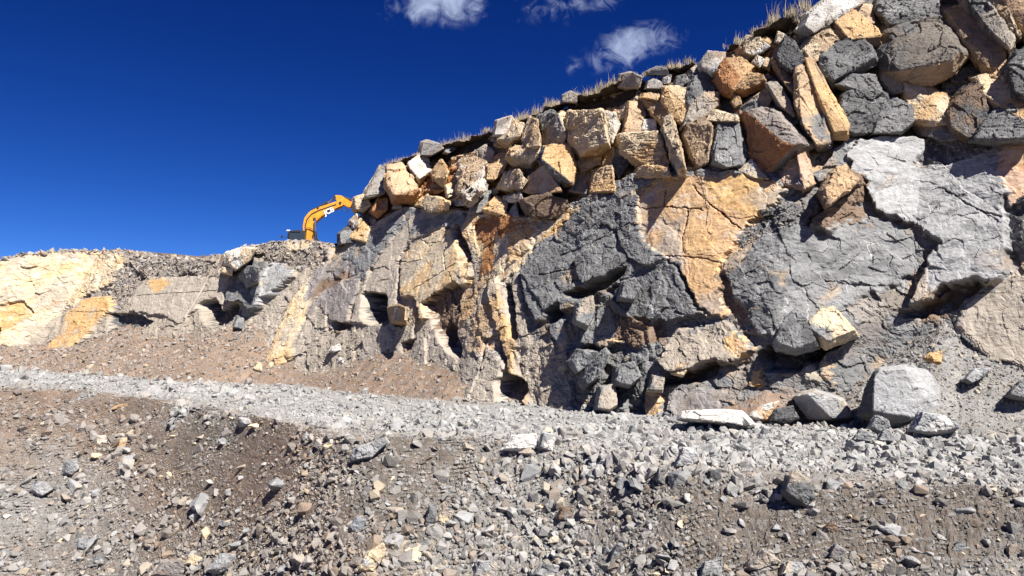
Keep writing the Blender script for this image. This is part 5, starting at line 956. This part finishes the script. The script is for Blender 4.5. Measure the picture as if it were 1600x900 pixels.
# ------------------------------------------------------------------ excavator on the bench behind the rim
def excavator():
    MY = plain('yellow_paint', (.72, .30, .025), .42, 0, .35, 3); MD = plain('dark_machine_paint', (.035, .036, .04), .4); MS = plain('chromed_rod', (.5, .5, .52), .25, .9, .1); MR = plain('black_rubber', (.02, .02, .02), .6)
    MW = plain('white_decal', (.82, .82, .80), .5, 0, .05); MG = plain('dark_cab_glass', (.03, .04, .05), .08, 0, .1)
    j = np.searchsorted(CL['ptop'], 488); Yr = float(from_tnh(CL['t'][j], CL['n'][j], CL['h'][j])[1]); D = Yr+4.2; s = D/FPX
    o = at(482, 384, D); gz = float(CL['h'][j])-2.05
    root = link('excavator', None, None, 'yellow tracked excavator on the bench, its boom reaching behind the cliff', 'excavator', loc=(o[0], o[1], gz))
    rt = np.array([o[0], o[1], gz])
    X = lambda px, py, dy=0.: at(px, py, D+dy)-rt
    def plate(name, pts, half, m, par=root, dy=0., bev=.035, mats=None):
        bm = bmesh.new(); a = [bm.verts.new(X(x, y, 0)+np.array([0, dy-half, 0])) for x, y in pts]; b = [bm.verts.new(X(x, y, 0)+np.array([0, dy+half, 0])) for x, y in pts]
        bm.faces.new(a); bm.faces.new(b[::-1]); k = len(pts)
        for i in range(k): bm.faces.new([a[(i+1) % k], a[i], b[i], b[(i+1) % k]])
        bmesh.ops.recalc_face_normals(bm, faces=bm.faces)
        if bev: bmesh.ops.bevel(bm, geom=[e for e in bm.edges], offset=bev, segments=2, affect='EDGES', clamp_overlap=True)
        me = bpy.data.meshes.new(name); bm.to_mesh(me); bm.free(); me.materials.append(m); return link(name, me, par)
    def tube(name, pts, rad, m, par=root, seg=10):
        bm = bmesh.new(); pts = [Vector(p) for p in pts]; rings = []
        for i, p in enumerate(pts):
            d = (pts[min(i+1, len(pts)-1)]-pts[max(i-1, 0)]).normalized(); u = d.orthogonal().normalized(); w = d.cross(u)
            if rings and i: 
                u = (u0-d*u0.dot(d)).normalized(); w = d.cross(u)
            u0 = u; rings.append([bm.verts.new(p+(u*math.cos(2*math.pi*q/seg)+w*math.sin(2*math.pi*q/seg))*rad) for q in range(seg)])
        for A, B in zip(rings, rings[1:]):
            for q in range(seg): bm.faces.new([A[q], A[(q+1) % seg], B[(q+1) % seg], B[q]])
        bm.faces.new(rings[0][::-1]); bm.faces.new(rings[-1]); bmesh.ops.recalc_face_normals(bm, faces=bm.faces)
        me = bpy.data.meshes.new(name); bm.to_mesh(me); bm.free(); me.materials.append(m); return link(name, me, par)
    def boxm(name, c, sz, m, par=root, bev=.06):
        bm = bmesh.new(); bmesh.ops.create_cube(bm, size=1, matrix=Matrix.Translation(Vector(c)) @ Matrix.Diagonal((*sz, 1)))
        bmesh.ops.bevel(bm, geom=list(bm.edges), offset=bev, segments=2, affect='EDGES', clamp_overlap=True); me = bpy.data.meshes.new(name); bm.to_mesh(me); bm.free(); me.materials.append(m); return link(name, me, par)
    outline = [(481.5,386),(475.4,370),(474.3,354),(477,341),(482,334.5),(487,330),(497,325.4),(512,320.4),(526,315.6),(534,315.2),(538.5,318),(536,322.5),(526,327),(514,332.6),(504,339),(498.5,343.8),(494.2,347.5),(492.8,358),(490.4,366),(488,371),(491,375),(496.5,381.5),(494,386)]
    boom = plate('boom', outline, .30, MY)
    plate('boom_rib', [(478.4,368),(477.6,355),(480.2,344),(488,334.6),(499,329.2),(526,319.8),(527,321),(499.6,330.6),(489,336),(481.6,345),(479.2,355),(480,368)], .02, MD, boom, -.315, 0)
    # lettering on the boom side
    cu = bpy.data.curves.new('lettering', 'FONT'); cu.body = 'JCB'; cu.size = 6.6*s*1.62; cu.extrude = .008; cu.offset = .012; cu.align_x = 'CENTER'; cu.align_y = 'CENTER'
    tmp = bpy.data.objects.new('lettering', cu); COL.objects.link(tmp); dg = bpy.context.evaluated_depsgraph_get(); me = bpy.data.meshes.new_from_object(tmp.evaluated_get(dg)); bpy.data.objects.remove(tmp); me.materials.append(MW)
    a = math.atan2((335-325.4), (523-508)); a = math.radians(25)
    plate('decal_panel', [(507.6,331.8),(521.6,325.4),(523.6,330.6),(509.6,337.0)], .006, MD, boom, -.306, 0)
    lt = link('lettering', me, boom); c = X(515.6, 331.2); lt.location = (c[0], c[1]-.33, c[2]); lt.rotation_euler = (math.pi/2, -a, 0)
    arm = plate('dipper_arm', [(521,309.4),(524,306.4),(527,305.4),(534.6,306.4),(539,309.6),(546,313.8),(556,318.4),(576,331),(590,345),(592,352),(586,352),(572,340),(556,327.2),(544,324.6),(537.6,321),(531,317.4),(527.4,316.4),(525.4,312)], .24, MY)
    tube('arm_cylinder', [X(497.4,325.6,-.05), X(512,316.4,-.05)], .14, MD); tube('arm_cylinder_rod', [X(512,316.4,-.05), X(523,309,-.05)], .075, MS)
    tube('bucket_cylinder', [X(536,308.4,-.05), X(549,312.4,-.05)], .12, MD); tube('bucket_cylinder_rod', [X(549,312.4,-.05), X(560,318,-.05)], .06, MS)
    for dy in (-.5, .5): tube('boom_cylinder', [X(494.5,384,dy), X(492.6,362,dy)], .14, MD); tube('boom_cylinder_rod', [X(492.6,362,dy), X(492.8,343,dy)], .08, MS)
    for px, py, rr in [(493,343,.2),(524,309,.2),(533,318,.2),(498,325.4,.16)]: 
        c = X(px, py); tube('pivot_pin', [c+np.array([0,-.36,0]), c+np.array([0,.36,0])], rr*.6, MD, seg=14)
    hose = [X(535,321.5,-.36), X(536.4,328,-.4), X(539.5,331.2,-.4), X(542.5,329.8,-.4), X(544,325,-.36)]
    tube('hydraulic_hose', hose, .035, MR); tube('hydraulic_hose', [X(478,366,-.36), X(479.4,356,-.4), X(484,356,-.4), X(489,358.4,-.4), X(492,362,-.38)], .035, MR)
    tube('hydraulic_hose', [X(494,362,-.6), X(495.6,372,-.62), X(499,380,-.6), X(501,388,-.5)], .035, MR)
    tube('hydraulic_hose', [X(486,329,-.2), X(490,326.4,-.2), X(495,324.6,-.2), X(500,323,-.2)], .04, MR)
    # house, cab, counterweight, undercarriage (mostly behind the rim)
    hx, hy, hz = X(462, 384); 
    boxm('counterweight', (hx-2.0, .9, 1.55), (1.2, 2.7, 1.0), MD, bev=.2); boxm('engine_house', (hx-.6, 1.0, 1.65), (2.2, 2.6, 1.1), MY, bev=.1); boxm('turntable', (0.1, .8, 1.0), (3.4, 2.4, .3), MD)
    ctop = X(463, 362.4)[2]; cab = boxm('cab', (hx+.25, -.35, (1.2+ctop)/2), (1.5, 1.0, ctop-1.2), MD, bev=.12)
    boxm('cab_window', (hx+.25, -.86, ctop-.55), (1.15, .03, .7), MG, cab, .01)
    plate('cab_roof', [(453,368.6),(456,365.2),(460,363.4),(467,361.8),(474,361.8),(474.4,371),(454,371)], .5, MD, cab, -.35)
    c = X(450.4, 360.8); boxm('work_light', (c[0], c[1]-.2, c[2]), (.16, .14, .12), MW, root, .03); c2 = X(452.4, 360.4); boxm('work_light', (c2[0]+.02, c2[1]-.1, c2[2]), (.12, .14, .12), MW, root, .03)
    tube('light_bracket', [c+np.array([0,-.2,0]), X(452, 366)+np.array([0,-.2,0]), X(455, 369)+np.array([0,-.2,0])], .02, MD)
    c = X(441.8, 370.6); boxm('mirror', (c[0], c[1]-.3, c[2]), (.1, .3, .26), MD, root, .03); tube('mirror_arm', [c+np.array([0,-.3,-.05]), X(447,371.4)+np.array([0,-.3,0]), X(454,370.6)+np.array([0,-.3,0])], .025, MD)
    for dy in (-.35, 1.95):
        prof = [(-2.0, .45), (-1.75, .12), (-1.4, 0), (1.4, 0), (1.75, .12), (2.0, .45), (1.8, .78), (1.4, .9), (-1.4, .9), (-1.8, .78)]
        bm = bmesh.new(); A = [bm.verts.new((x, dy-.3, z)) for x, z in prof]; B = [bm.verts.new((x, dy+.3, z)) for x, z in prof]; bm.faces.new(A); bm.faces.new(B[::-1])
        for i in range(len(prof)): bm.faces.new([A[(i+1) % 10], A[i], B[i], B[(i+1) % 10]])
        bmesh.ops.recalc_face_normals(bm, faces=bm.faces); me = bpy.data.meshes.new('track'); bm.to_mesh(me); bm.free(); me.materials.append(MR); link('track', me, root)
excavator()
SKY_SAT, SKY_VAL, SKY_STR, EXPO, CLOUD = 1.5, 1.0, .055, 1.3, (3.9, 4.6, 6.4)
# ------------------------------------------------------------------ light, sky, camera
SUN_EL, SUN_AZ = math.radians(49), math.radians(36)       # azimuth measured from behind the camera towards its right
to_sun = Vector((math.sin(SUN_AZ)*math.cos(SUN_EL), -math.cos(SUN_AZ)*math.cos(SUN_EL), math.sin(SUN_EL)))
sun = bpy.data.lights.new('sun', 'SUN'); sun.energy = 5.0; sun.angle = math.radians(.5); sun.color = (1, .95, .87)
so = link('sun', sun); so.rotation_euler = (-to_sun).to_track_quat('-Z', 'Y').to_euler()
W = bpy.data.worlds.new('World'); SC.world = W; W.use_nodes = True; nt = W.node_tree; nt.nodes.clear()
def wn(ty, **kw):
    x = nt.nodes.new(ty)
    for k, v in kw.items(): setattr(x, k, v)
    return x
sky = wn('ShaderNodeTexSky', sky_type='NISHITA', sun_disc=False, sun_elevation=SUN_EL, sun_rotation=math.pi-SUN_AZ, altitude=4200, air_density=1.0, dust_density=.05, ozone_density=4.0)
ssp = wn('ShaderNodeSeparateColor'); nt.links.new(sky.outputs[0], ssp.inputs[0]); hs = wn('ShaderNodeCombineColor'); KX = 2**(.9-EXPO)     # thin dry air of high ground: deep blue
tc = wn('ShaderNodeTexCoord'); sp = wn('ShaderNodeSeparateXYZ'); nt.links.new(tc.outputs['Generated'], sp.inputs[0])
def wm(op, a, b=None, c=None):
    x = wn('ShaderNodeMath', operation=op)
    for k, v in enumerate((a, b, c)):
        if v is None: continue
        if hasattr(v, 'links'): nt.links.new(v, x.inputs[k])
        else: x.inputs[k].default_value = v
    return x.outputs[0]
for _k, (_a, _p) in enumerate(((.080, 2.35), (.189, 1.745), (.513, 1.37))): nt.links.new(wm('MINIMUM', wm('MULTIPLY', wm('POWER', ssp.outputs[_k], _p), _a*KX), 9.0), hs.inputs[_k])
yy = wm('MAXIMUM', sp.outputs[1], .05); u = wm('DIVIDE', sp.outputs[0], yy); v = wm('DIVIDE', sp.outputs[2], yy)
cv = wn('ShaderNodeCombineXYZ'); nt.links.new(u, cv.inputs[0]); nt.links.new(v, cv.inputs[1])
def wnoise(s, det, rough, dist):
    n = wn('ShaderNodeTexNoise'); n.inputs['Scale'].default_value = s; n.inputs['Detail'].default_value = det; n.inputs['Roughness'].default_value = rough; n.inputs['Distortion'].default_value = dist
    nt.links.new(cv.outputs[0], n.inputs['Vector']); return n.outputs['Fac']
nz = wm('MULTIPLY_ADD', wnoise(34, 10, .62, 1.1), 1., wm('MULTIPLY', wnoise(11, 5, .55, .6), .8))
tot = None
for (px, py, rx, ry, ang, amp) in [(690, 0, 78, 38, .02, 1.05), (640, 12, 44, 20, .2, .42), (850, 14, 80, 30, -.15, .40), (925, 3, 60, 16, 0, .5), (985, 66, 62, 26, .3, .78), (965, 92, 44, 24, .5, .5), (905, 98, 30, 16, .4, .42), (1045, 62, 34, 22, 0, .33)]:
    r = rays(px, py); u0, v0 = r[0]/r[1], r[2]/r[1]; ca, sa = math.cos(ang), math.sin(ang)
    du = wm('SUBTRACT', u, float(u0)); dv = wm('SUBTRACT', v, float(v0))
    a = wm('MULTIPLY', wm('ADD', wm('MULTIPLY', du, ca), wm('MULTIPLY', dv, sa)), FPX/rx*.95); b = wm('MULTIPLY', wm('SUBTRACT', wm('MULTIPLY', dv, ca), wm('MULTIPLY', du, sa)), FPX/ry*.95)
    g = wm('MULTIPLY', wm('EXPONENT', wm('MULTIPLY', wm('ADD', wm('MULTIPLY', a, a), wm('MULTIPLY', b, b)), -1.1)), amp)
    tot = g if tot is None else wm('ADD', tot, g)
mr = wn('ShaderNodeMapRange', interpolation_type='SMOOTHSTEP'); nt.links.new(wm('ADD', tot, wm('MULTIPLY', wm('SUBTRACT', nz, .92), wm('MINIMUM', wm('MULTIPLY', tot, 5.5), 2.2))), mr.inputs[0]); mr.inputs[1].default_value = .16; mr.inputs[2].default_value = 1.5; mr.inputs[3].default_value = 0; mr.inputs[4].default_value = .85
mx = wn('ShaderNodeMix', data_type='RGBA'); nt.links.new(mr.outputs[0], mx.inputs[0]); nt.links.new(hs.outputs[0], mx.inputs[6]); mx.inputs[7].default_value = (*CLOUD, 1)
bg = wn('ShaderNodeBackground'); nt.links.new(mx.outputs[2], bg.inputs[0]); bg.inputs[1].default_value = SKY_STR
wo = wn('ShaderNodeOutputWorld'); nt.links.new(bg.outputs[0], wo.inputs[0])
cam = bpy.data.cameras.new('camera'); cam.sensor_width = 36; cam.lens = 36*FPX/1600; cam.clip_start = .1; cam.clip_end = 3000
co = link('camera', cam); co.rotation_euler = (math.pi/2+PITCH, 0, 0); SC.camera = co
SC.view_settings.view_transform = 'Standard'; SC.view_settings.look = 'None'; SC.view_settings.exposure = EXPO; SC.view_settings.gamma = 1; SC.view_settings.use_curve_mapping = False
SC.cycles.max_bounces = 4; SC.cycles.diffuse_bounces = 2
